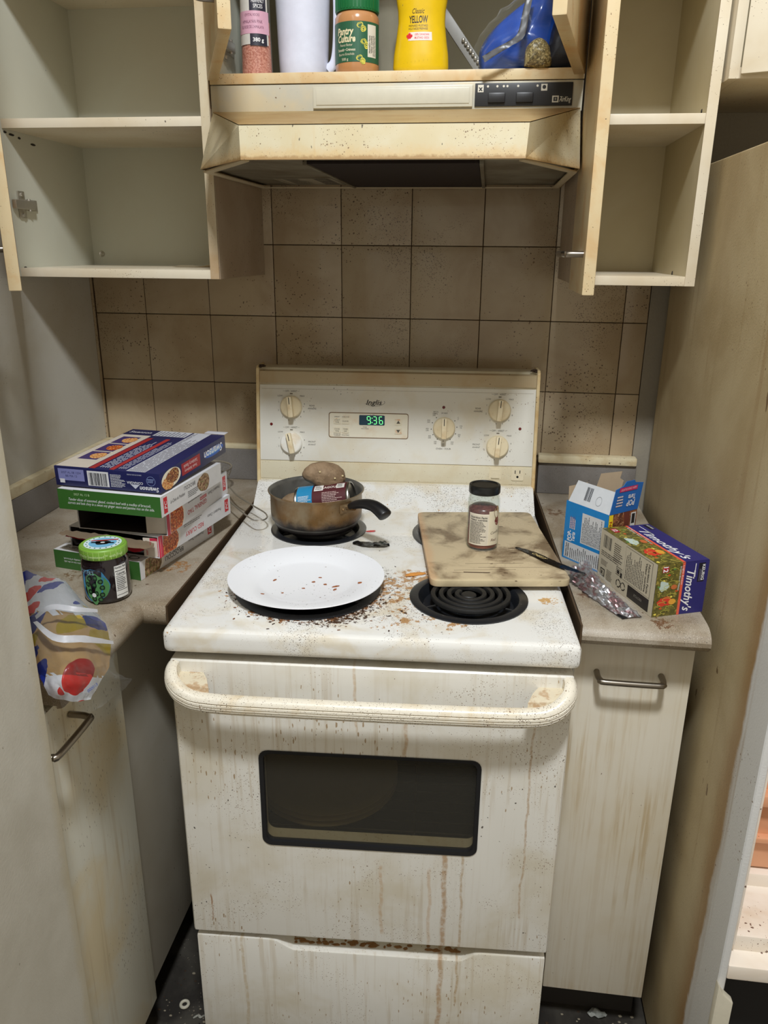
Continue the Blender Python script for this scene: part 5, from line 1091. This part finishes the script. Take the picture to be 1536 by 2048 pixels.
p.face([(.034, 0), (.052, 0), (.052, ph), (.036, ph), (.039, ph * .8), (.031, ph * .6), (.040, ph * .4), (.034, ph * .2)], (108, 54, 42), 2); p.text('Chocolatey', .046, .070, .0036, (226, 200, 180), 3, rot=90); p.text('Chocolat', .042, .045, .0036, (226, 200, 180), 3, rot=90); p.rect(.055, .066, .067, .104, (222, 222, 218), 3); p.rect(.057, .084, .065, .102, (40, 36, 36), 4); p.lines(.057, .068, .065, .082, 3, (60, 56, 56), 3, vert=True, h=4)
p.build('side_lettering', PO)
def flap(o0, ux, upv, ln, wd, mat_, name, tilt_pts=None, label=None, parent=PO):
    o0, ux, upv = Vector(o0), Vector(ux), Vector(upv); bm = NB(); pts = tilt_pts or [(0, 0), (wd, 0), (wd, ln), (0, ln)]
    nn = ux.cross(upv).normalized() * .0004
    A = [bm.verts.new(o0 + ux * a + upv * b_ + nn) for a, b_ in pts]; B = [bm.verts.new(o0 + ux * a + upv * b_ - nn) for a, b_ in pts]; n = len(pts)
    bm.faces.new(A); bm.faces.new(B[::-1])
    for i in range(n): bm.faces.new((A[i], B[i], B[(i + 1) % n], A[(i + 1) % n]))
    bmesh.ops.recalc_face_normals(bm, faces=bm.faces); return obj(name, bm, mat_, parent, label=label)
fu = Vector((0, .35, .94)).normalized()
f1 = flap((0, .0005, ph), (1, 0, 0), fu, .040, pw, ink((206, 210, 214)), 'top_flap', [(.004, 0), (pw, 0), (pw - .002, .040), (.010, .040)], 'white top flap')
p = Print(plane_fn(Vector((0, .0005, ph)) - Vector((0, .94, -.35)) * .0006, (1, 0, 0), fu)); p.bars(.036, .010, .050, .034, (30, 30, 34), 9, 10, 2); p.arc(.068, .016, .006, .008, 0, 360, .0004, (120, 124, 130), 2); p.build('flap_print', f1)
fu2 = Vector((.12, 0, 1)).normalized()
f2 = flap((pw + .0005, 0, ph), (0, 1, 0), fu2, .052, pd, ink((34, 108, 190)), 'side_flap', [(0, 0), (pd, 0), (pd, .050), (.050, .053), (.045, .058), (.026, .058), (.020, .050), (.003, .046)], 'blue side flap')
p = Print(plane_fn(Vector((pw + .0013, 0, ph)), (0, 1, 0), fu2)); p.rect(.012, .040, .056, .048, (206, 40, 100), 1); p.text('NEW CHOCOLATEY', .034, .044, .004, (250, 220, 230), 2, rot=182, wd=.038); p.text('POP', .046, .016, .0110, WHT, 2, rot=180, bold=.03, wd=.020); p.text('Tarts', .046, .0275, .009, WHT, 2, rot=180, bold=.03, wd=.018); p.lines(.010, .012, .032, .034, 4, (230, 214, 206), 3, h=2, th=.5, vert=False); p.build('flap_print', f2)
fu3 = Vector((.05, .25, 1)).normalized()
flap((0, pd - .001, ph), (1, 0, 0), fu3, .05, pw, plain('kraft_card', (168, 148, 122), .85), 'rear_flap', [(.0, 0), (pw * .55, 0), (pw * .55, .040), (.045, .042), (.045, .055), (.002, .040)], 'brown torn rear flap')
flap((.0005, 0, ph), (0, 1, 0), Vector((-.4, 0, 1)).normalized(), .03, pd, plain('kraft_card', (168, 148, 122), .85), 'side_flap', [(.004, 0), (pd - .004, 0), (pd - .012, .024), (.012, .024)])

a_ = math.atan2(.033, .083)
TB = thing('coffee_pod_box', 'tilted blue and floral coffee pod carton on the right counter against the fridge', 'box', (.350, -.645, .9003), (0, 0, a_))
tw, tl, thh = .0890, .165, .0870
bm = NB(); box(bm, (0, 0, 0), (tw, tl, thh), .0012); obj('carton', bm, ink((44, 42, 110)), TB)
for nm, fn, W2, H2, nm2 in (('front_print', plane_fn((0, -.0001, 0), (1, 0, 0), (0, 0, 1)), tw, thh, 1), ('top_print', plane_fn((0, 0, thh + .0001), (1, 0, 0), (0, 1, 0)), tw, tl, 2)):
    p = Print(fn); p.rect(0, 0, W2 * .48, H2, F_jungle, 1); p.rect(W2 * .48, 0, W2 * .53, H2, (226, 96, 70), 2); p.rect(W2 * .53, 0, W2, H2, (44, 42, 110), 1)
    ks = H2 / thh; q = 1 if nm2 == 1 else 1.6
    p.text("Timothy's", W2 * .67, H2 * .44, W2 * .17, WHT, 3, rot=-90, shear=.4, bold=.015, wd=H2 * .78); p.rect(W2 * .73, H2 * .72, W2 * .745, H2 * .96, WHT, 3)
    if nm2 == 1: p.rect(W2 * .80, H2 * .60, W2 * .93, H2 * .96, (26, 24, 40), 2); p.text('KEURIG', W2 * .90, H2 * .78, .005, WHT, 3, rot=-90, bold=.02, wd=H2 * .30); p.lines(W2 * .82, H2 * .62, W2 * .87, H2 * .94, 3, (120, 118, 140), 3, vert=True, h=3)
    else: p.rect(W2 * .84, H2 * .84, W2 * .96, H2 * .98, (26, 24, 40), 2); p.text('KEURIG', W2 * .92, H2 * .91, .004, WHT, 3, rot=-90, wd=H2 * .12)
    p.ell(W2 * .22, H2 * .28, W2 * .14, H2 * .10, (206, 62, 44), 3, wob=.5, seed=1); p.ell(W2 * .36, H2 * .27, W2 * .07, H2 * .055, (222, 160, 60), 4, wob=.1, seed=2); p.ell(W2 * .36, H2 * .55, W2 * .06, H2 * .045, (196, 108, 60), 4, wob=.1, seed=2)
    p.ell(W2 * .16, H2 * .58, W2 * .10, H2 * .09, (190, 206, 196), 3, wob=.6, seed=5); p.rect(W2 * .10, H2 * .84, W2 * .22, H2 * .95, (176, 34, 46), 3); p.text('12', W2 * .16, H2 * .895, W2 * .09, WHT, 4, rot=-90, bold=.03)
    for k in range(11): y = H2 * (.08 + .08 * k); p.arc(W2 * (.24 + .10 * math.sin(k * 2.1)), y, W2 * .075, H2 * .030, 0, 260, W2 * .008, (198, 196, 84), 4, 8)
    for k in range(9): p.ell(W2 * (.06 + .09 * (k % 5)), H2 * (.05 + .105 * k), W2 * .03, H2 * .018, ((232, 214, 92), (206, 90, 40), (90, 140, 70))[k % 3], 3, 8, wob=.6, seed=k)
    p.text('Breakfast Blend • Mélange', W2 * .455, H2 * .70, W2 * .032, WHT, 3, rot=-90, wd=H2 * .46); p.text('Light Roast', W2 * .505, H2 * .76, W2 * .03, WHT, 4, rot=-90, wd=H2 * .36)
    p.build(nm, TB)
# beige back face, facing the stove: local -x side
p = Print(plane_fn((-.0001, tl, 0), (0, -1, 0), (0, 0, 1))); BE = (196, 188, 166)
p.rect(0, 0, tl, thh, BE, 1); p.bars(.010, .058, .036, .080, (50, 46, 44), 4, 14, 2); p.lines(.044, .078, .072, .046, 9, (90, 84, 74), 3); p.lines(.006, .052, .072, .042, 3, (100, 94, 84), 5); p.rect(.078, .026, .154, .084, (60, 56, 50), 2); p.rect(.0786, .0266, .1534, .0834, BE, 3)
p.text('Nutrition Facts', .146, .055, .0048, (30, 28, 26), 4, rot=-90, bold=.02, wd=.048); p.text('Valeur nutritive', .139, .055, .0048, (30, 28, 26), 4, rot=-90, bold=.02, wd=.048); p.lines(.082, .030, .134, .081, 12, (50, 46, 42), 9, vert=True, h=4, th=.35)
p.rect(.094, .003, .154, .024, (36, 33, 32), 2); p.text('RECYCLE', .124, .014, .004, (150, 146, 136), 3, rot=180); p.rect(.058, .024, .074, .040, BE, 2); p.lines(.056, .042, .076, .026, 5, (60, 56, 50), 6); p.rect(.060, .030, .066, .036, (30, 28, 28), 4); p.rect(.070, .026, .075, .034, (30, 28, 28), 4)
for u in (.066, .080): p.arc(u, .014, .0052, .0052, 10, 110, .0020, (34, 32, 30), 2, 6); p.arc(u, .014, .0052, .0052, 130, 230, .0020, (34, 32, 30), 2, 6); p.arc(u, .014, .0052, .0052, 250, 350, .0020, (34, 32, 30), 2, 6)
p.rect(.008, .006, .022, .020, (34, 32, 30), 2); p.rect(.010, .008, .020, .018, BE, 3); p.text('R', .015, .013, .007, (34, 32, 30), 4, bold=.04); p.lines(.028, .024, .050, .005, 7, (100, 94, 84), 8); p.lines(.008, .036, .030, .026, 4, (100, 94, 84), 2)
p.build('back_print', TB)

def foil_mat():
    t = NT('foil_film'); v = t.coord(False); nz = t.noise(v, 60, 3, .6, 1.0); c = t.mix(t.ramp(nz, .45, .62), lin((222, 222, 226)), lin((204, 160, 164))); t.l(c, t.b.inputs['Base Color']); t.b.inputs['Metallic'].default_value = .75; t.b.inputs['Roughness'].default_value = .3; return t.m  # pinkish reflections are mixed into the base colour by noise
FO = thing('foil_pouch', 'crumpled clear and silver foil pouch beside the coffee pod carton', 'wrapper', (.29, -.57, .9005), world=True)
g = [[V3(.236, -.508, .918), V3(.262, -.500, .930), V3(.272, -.478, .926)], [V3(.246, -.552, .906), V3(.262, -.566, .932), V3(.285, -.557, .922)], [V3(.276, -.612, .904), V3(.290, -.606, .917), V3(.306, -.590, .912)], [V3(.304, -.660, .9035), V3(.320, -.655, .906), V3(.336, -.650, .904)]]
obj('foil_sheet', patch(g, 14, 14, .0042, 5, .0005, 105, zmin=.9025), foil_mat(), FO, 8)
g = [[V3(.228, -.490, .930), V3(.252, -.480, .932), V3(.270, -.480, .930)], [V3(.238, -.548, .915), V3(.262, -.560, .940), V3(.286, -.550, .930)], [V3(.268, -.612, .906), V3(.288, -.610, .924), V3(.306, -.590, .918)], [V3(.298, -.665, .904), V3(.318, -.662, .908), V3(.340, -.655, .905)]]
obj('clear_film', patch(g, 7, 7, .003, 9, .0003, 90), M_film, FO, 60)

# ------------------------------------------------------------------ contents of the cabinet above the hood
HZ = 1.7133
s1 = thing('salt_grinder', 'clear grinder of pink salt with pink and black label, leftmost above the hood', 'jar', (-.3435, -.262, HZ))
t = NT('pink_salt'); v = t.coord(False); c = t.mix(t.ramp(t.noise(v, 320, 3), .35, .65), lin((206, 142, 124)), lin((168, 92, 74))); c = t.mix(t.speck(v, 260, .5, .5), c, lin((228, 184, 168))); t.l(c, t.b.inputs['Base Color']); t.b.inputs['Roughness'].default_value = .5
bm = NB(); lathe(bm, [(0, .002), (.0255, .002), (.0258, .006), (.0240, .085), (0, .085)], n=40); obj('salt_crystals', bm, t.m, s1, 60)
bm = NB(); lathe(bm, [(0, 0), (.0265, 0), (.0275, .004), (.0255, .09), (.0252, .13), (.020, .14), (0, .14)], n=40); obj('glass_body', bm, M_glass, s1, 60)
bm = NB(); lathe(bm, [(0, .138), (.022, .138), (.0225, .18), (0, .182)], n=32); obj('grinder_head', bm, M_black, s1)
p = Print(lambda a, b_, h: Vector(((.0262 - b_ * .018 + .0008 + h) * math.cos(math.radians(-88) + a / .0255), (.0262 - b_ * .018 + .0008 + h) * math.sin(math.radians(-88) + a / .0255), b_)))
p.rect(-.032, .048, .030, .130, (214, 208, 204), 1, 20); p.rect(-.004, .046, .026, .130, (38, 38, 52), 2, 12); p.rect(-.034, .064, .032, .098, (206, 160, 180), 3, 20)
p.text('THE', .011, .121, .0045, WHT, 4); p.text('HEAVENLY', .011, .113, .0060, WHT, 4, wd=.022); p.text('SPICES', .011, .105, .0060, WHT, 4, wd=.016); p.text('CRYSTAL ROCKS', .000, .092, .0040, (110, 60, 84), 4, wd=.026); p.text('HIMALAYAN PINK', .000, .082, .0050, (110, 60, 84), 4, wd=.036); p.text('SEL ROSE DE L\'HIMALAYA', .000, .074, .0045, (110, 60, 84), 4, wd=.040); p.text('380 g', .010, .055, .0060, WHT, 4, bold=.02); p.build('paper_label', s1)
s2_ = thing('white_jug', 'plain white plastic pitcher between the salt and the peanut butter', 'jug', (-.2700, -.215, HZ))
bm = NB(); lathe(bm, [(0, 0), (.040, 0), (.0425, .003), (.044, .03), (.0490, .16), (.050, .20), (.0475, .20), (.046, .16), (.041, .006), (0, .004)], n=48); obj('jug_body', bm, plain('white_jug_plastic', (214, 218, 234), .35), s2_, 60)
bm = NB(); tube(bm, smooth_path([(.044, -.005, .02), (.058, -.006, .035), (.063, -.006, .08), (.062, -.006, .15), (.048, -.005, .185)], 6), .006, 10, prof=[(1.4 * math.cos(a * math.tau / 12), .6 * math.sin(a * math.tau / 12)) for a in range(12)]); obj('jug_handle', bm, plain('white_jug_plastic', (214, 218, 234), .35), s2_, 60)
s0 = thing('white_bottle', 'slim white plastic bottle half hidden behind the salt grinder', 'bottle', (-.372, -.175, HZ)); bm = NB(); lathe(bm, [(0, 0), (.020, 0), (.022, .004), (.022, .12), (.012, .14), (0, .14)], n=28); obj('bottle_body', bm, M_white, s0, 60)
s3 = thing('peanut_butter_jar', 'peanut butter jar with green lid and green label above the hood', 'jar', (-.1655, -.262, HZ))
bm = NB(); lathe(bm, [(0, 0), (.034, 0), (.037, .004), (.0378, .014), (.0368, .024), (.0372, .070), (.0378, .078), (.0375, .086), (.034, .092), (.032, .095), (0, .095)], n=48); obj('jar_body', bm, plain('peanut_butter', (186, 134, 88), .18, coat=.5), s3, 60)
bm = NB(); lathe(bm, [(0, .122), (.034, .122), (.0362, .120), (.0365, .095), (.036, .0935), (0, .0935)], n=48)
for k in range(40): a = k * math.tau / 40; box(bm, (.0355, -.0009, .096), (.0372, .0009, .119), mat=Matrix.Rotation(a, 4, 'Z'))
obj('lid', bm, ink((18, 104, 56)), s3, 40)
p = Print(cyl_fn(0, 0, .0378, -90, 0)); G_ = (40, 92, 66)
p.rect(-.060, .016, .055, .076, G_, 1, 30); p.text('Pantry', -.016, .062, .0105, (226, 214, 176), 2, bold=.03, wd=.032, shear=.15); p.text('Culture', -.014, .051, .0105, (226, 214, 176), 2, bold=.03, wd=.034, shear=.15)
p.text('Peanut Butter', -.014, .0415, .0040, (216, 206, 180), 2, wd=.024); p.text('Smooth • Crémeux', -.014, .0345, .0042, (226, 216, 190), 2, bold=.015, wd=.034); p.text("Beurre d'arachide", -.014, .0280, .0040, (216, 206, 180), 2, wd=.030); p.text('500 g', -.016, .0205, .0042, (226, 216, 190), 2)
for (u, v) in ((.011, .070), (.017, .046), (.010, .022)): p.ell(u, v, .0055, .0045, (206, 196, 80), 2, 16, wob=.3, seed=u * 70); p.ell(u + .005, v - .005, .0050, .0050, (206, 196, 80), 2, 16, wob=.3, seed=v * 70); p.arc(u, v, .0035, .003, 0, 300, .0005, (70, 110, 60), 3, 10); p.arc(u + .005, v - .005, .003, .003, 0, 300, .0005, (70, 110, 60), 3, 10)
p.rect(.024, .024, .042, .072, (214, 210, 196), 2, 8); p.text('Nutrition Facts', .0275, .043, .0030, (30, 30, 30), 3, rot=90, bold=.02, wd=.026); p.text('Valeur nutritive', .0315, .043, .0030, (30, 30, 30), 3, rot=90, bold=.02, wd=.026); p.lines(.034, .026, .041, .070, 3, (80, 80, 76), 3, vert=True, h=3); p.build('paper_label', s3)
s4 = thing('grey_tub', 'tall translucent grey tub behind the peanut butter and mustard', 'container', (-.122, -.125, HZ)); bm = NB(); lathe(bm, [(0, 0), (.044, 0), (.047, .004), (.047, .13), (.050, .133), (.050, .139), (0, .141)], n=40); obj('tub_body', bm, ink((150, 146, 128)), s4, 50)
s5 = thing('mustard_bottle', 'yellow squeeze bottle of mustard above the hood', 'bottle', (-.0555, -.262, HZ))
bm = NB(); PR = [(.0, 0), (.040, 0), (.0455, .003), (.0475, .012), (.0465, .030), (.0425, .055), (.0395, .078), (.0400, .095), (.0435, .115), (.0440, .13), (.036, .150), (.016, .165), (.014, .175), (0, .175)]
lathe(bm, PR, n=120, sx=1, sy=.58); mb = obj('bottle_body', bm, plain('mustard_yellow', (222, 184, 18), .3, coat=.2), s5, 60)
bm = NB(); lathe(bm, [(0, .175), (.014, .175), (.014, .190), (.004, .205), (0, .206)], n=24); obj('nozzle', bm, ink((214, 40, 40)), s5)
def mr(z):
    for (a, za), (b_, zb) in zip(PR, PR[1:]):
        if za <= z <= zb and zb > za: return a + (b_ - a) * (z - za) / (zb - za)
    return .04
p = Print(lambda a, b_, h: Vector((mr(b_) * math.sin(a / .042), -(mr(b_) * .58 + .0002 + h * .35) * math.cos(a / .042), b_)))
p.text('Classic', -.004, .0915, .0075, (60, 40, 24), 3, shear=.35, wd=.022); p.text('YELLOW', -.004, .0795, .0105, (50, 34, 22), 3, bold=.02, wd=.034); p.text('PREPARED MUSTARD', -.004, .0700, .0032, (90, 70, 30), 3, wd=.034); p.text('MOUTARDE PREPAREE', -.004, .0655, .0032, (90, 70, 30), 3, wd=.034)
p.rect(-.020, .048, .020, .0605, (236, 214, 206), 3, 8); p.text('100% CANADIAN', .003, .0570, .0034, (190, 50, 60), 4, bold=.02, wd=.024); p.text('MUSTARD SEEDS', .003, .0520, .0034, (190, 50, 60), 4, bold=.02, wd=.024)
LF_ = [(0, 1), (.18, .62), (.42, .74), (.36, .30), (.62, .50), (.70, .34), (1, .28), (.86, .10), (.95, -.06), (.48, -.40), (.52, -.58), (.06, -.50), (.05, -1), (-.05, -1), (-.06, -.50), (-.52, -.58), (-.48, -.40), (-.95, -.06), (-.86, .10), (-1, .28), (-.70, .34), (-.62, .50), (-.36, .30), (-.42, .74), (-.18, .62)]
p.face([(-.0185 + a * .0062, .0545 + b_ * .0066) for a, b_ in LF_], (206, 34, 44), 5)
p.face([(-.030, .108), (.020, .118), (.030, .112), (.030, .132), (-.030, .132)], (190, 34, 44), 2); p.text("French's", -.002, .1195, .0130, WHT, 4, rot=8, shear=.2, bold=.03, wd=.040); p.face([(-.036, .1), (-.026, .118), (-.028, .132), (-.038, .132)], (38, 44, 96), 2)
for k in range(9): p.rect(-.038 + k * .0062, .003, -.0370 + k * .0062, .014 + .0008 * k, (206, 170, 22), 1)
p.build('bottle_label', s5)
s6 = thing('knife_sharpener', 'grey angled strap with steel beaded edge behind the mustard bottle', 'kitchen tool', (.01, -.15, HZ), world=True)
bm = NB(); M_ = Matrix.Translation((-.030, -.16, HZ + .122)) @ Matrix.Rotation(math.radians(52), 4, 'Y'); box(bm, (0, -.004, -.010), (.135, .004, .010), .003, mat=M_); obj('strap', bm, plain('grey_strap', (132, 130, 124), .5), s6)
bm = NB()
for k in range(9): q = Vector((.012 + .0046 * k, -.167, HZ + .074 - .0058 * k)); ellipsoid(bm, q, (.0036, .0036, .0036), sub=2, amp=0)
obj('bead_edge', bm, M_chrome, s6)

def pillow(outline, depth, y0, n=9, amp=.004, seed=0, fr=50):
    """puffed shape from a front outline given as (x, z)"""
    ol = smooth_path([(a, 0, b_) for a, b_ in outline] + [(outline[0][0], 0, outline[0][1])], 5)[:-1]; c = sum(ol, Vector()) / len(ol); bm = NB()
    def ringset(sgn):
        rs = []
        for k in range(n):
            s_ = 1 - k / n; y = y0 + sgn * depth * math.sqrt(max(0, 1 - s_ ** 2.2)); row = []
            for q in ol:
                v = c + (q - c) * s_; v.y = y; v = v + Vector((0, sgn * amp * mnoise.noise(v * fr + Vector((seed, 0, 0))) * min(1, k / 2), 0)); row.append(v)
            rs.append(row)
        return rs
    Fr, Bk = ringset(-1), ringset(1); base = [bm.verts.new(v) for v in Fr[0]]; m_ = len(base)
    for R_, flip in ((Fr, False), (Bk, True)):
        prev = base
        for row in R_[1:]:
            cur = [bm.verts.new(v) for v in row]
            for i in range(m_): bm.faces.new((prev[i], prev[(i + 1) % m_], cur[(i + 1) % m_], cur[i]))
            prev = cur
        cc = bm.verts.new(sum((v.co for v in prev), Vector()) / m_)
        for i in range(m_): bm.faces.new((prev[i], prev[(i + 1) % m_], cc))
    bmesh.ops.recalc_face_normals(bm, faces=bm.faces); return bm
s7 = thing('blue_bag', 'crumpled blue bag inside a clear plastic bag at the right above the hood', 'bag', (.115, -.27, HZ), world=True)
obj('blue_sack', pillow([(.047, HZ + .002), (.044, HZ + .035), (.070, HZ + .072), (.122, HZ + .11), (.155, HZ + .125), (.168, HZ + .09), (.192, HZ + .03), (.190, HZ + .002), (.12, HZ + .001)], .040, -.262, amp=.010, seed=3, fr=38), plain('blue_bag_plastic', (22, 70, 160), .25, coat=.4), s7, 60)
obj('dark_side', pillow([(.150, HZ + .002), (.158, HZ + .05), (.172, HZ + .08), (.195, HZ + .02), (.196, HZ + .002)], .030, -.29, amp=.004, seed=8), plain('dark_blue_plastic', (26, 32, 48), .4), s7, 60)
obj('dried_herbs', pillow([(.118, HZ + .002), (.120, HZ + .030), (.140, HZ + .044), (.158, HZ + .030), (.160, HZ + .002)], .016, -.305, amp=.004, seed=6, fr=120), food('herb_mix', (150, 132, 84), (96, 84, 52), (196, 180, 130), 200), s7, 60)
g = [[V3(.040, -.315, HZ - .004), V3(.036, -.300, HZ + .040), V3(.068, -.300, HZ + .080), V3(.125, -.300, HZ + .118)], [V3(.085, -.332, HZ - .002), V3(.090, -.330, HZ + .045), V3(.108, -.325, HZ + .085), V3(.140, -.31, HZ + .12)], [V3(.150, -.325, HZ + .002), V3(.152, -.326, HZ + .040), V3(.160, -.32, HZ + .080), V3(.165, -.31, HZ + .12)]]
obj('clear_film', patch(g, 7, 7, .004, 2, .0003, 60), M_film, s7, 60)
bm = ribbon([(.052, -.334, HZ + .008), (.075, -.338, HZ + .020), (.095, -.338, HZ + .030), (.110, -.338, HZ + .042), (.116, -.335, HZ + .075), (.124, -.325, HZ + .115)], [.010, .009, .008, .012, .011, .009], 6, .002, th=.0004, n=6, upn=Vector((0, -1, 0))); obj('sealed_seam', bm, plain('film_seam', (132, 134, 138), .3), s7, 60)

# ------------------------------------------------------------------ litter on the floor
bm = NB(); tube(bm, [(.0075 * math.cos(a * math.tau / 20), .0075 * math.sin(a * math.tau / 20), .003) for a in range(20)], .003, 8, closed=True); o = obj('cereal_ring', bm, ink((206, 200, 180))); o.location = (-.452, -.675, 0.0002); tag(o, 'small pale ring on the dark floor left of the stove', 'litter')
bm = ribbon([(0, 0, 0), (.008, .006, .001), (.014, .003, .001), (.020, .009, 0)], [.003, .005, .004], 2, .001, th=.0008, zmin=0); o = obj('paper_shred', bm, ink((206, 204, 192))); o.location = (-.425, -.70, .001); tag(o, 'thin white paper curl on the floor left of the stove', 'litter')
bm = ribbon([(0, 0, 0), (.012, .008, .002), (.022, .002, .001), (.034, .008, 0)], [.008, .018, .014, .008], 5, .004, th=.0008, zmin=0); o = obj('paper_scrap', bm, ink((196, 198, 190))); o.location = (.345, -.592, .001); tag(o, 'torn white paper scrap on the floor in front of the right cabinet', 'litter')
bm = NB(); rdm = random.Random(21)
for k in range(160):
    x, y = (rdm.uniform(-.50, -.40), rdm.uniform(-1.0, -.6)) if k % 2 else (rdm.uniform(.25, .44), rdm.uniform(-.80, -.575)); s_ = rdm.uniform(.0008, .003)
    t = bmesh.new(); bmesh.ops.create_icosphere(t, subdivisions=1, radius=1); merge(bm, t, rdm.choice((0, 1)), Matrix.Translation((x, y, s_ * .4)) @ Matrix.Diagonal((s_ * 1.4, s_, s_ * .4, 1)))
o = obj('floor_grit', bm, [ink((150, 140, 120)), ink((66, 52, 40))]); o['kind'] = 'stuff'; tag(o, 'grit and crumbs on the dark floor beside the cabinets', 'grit')
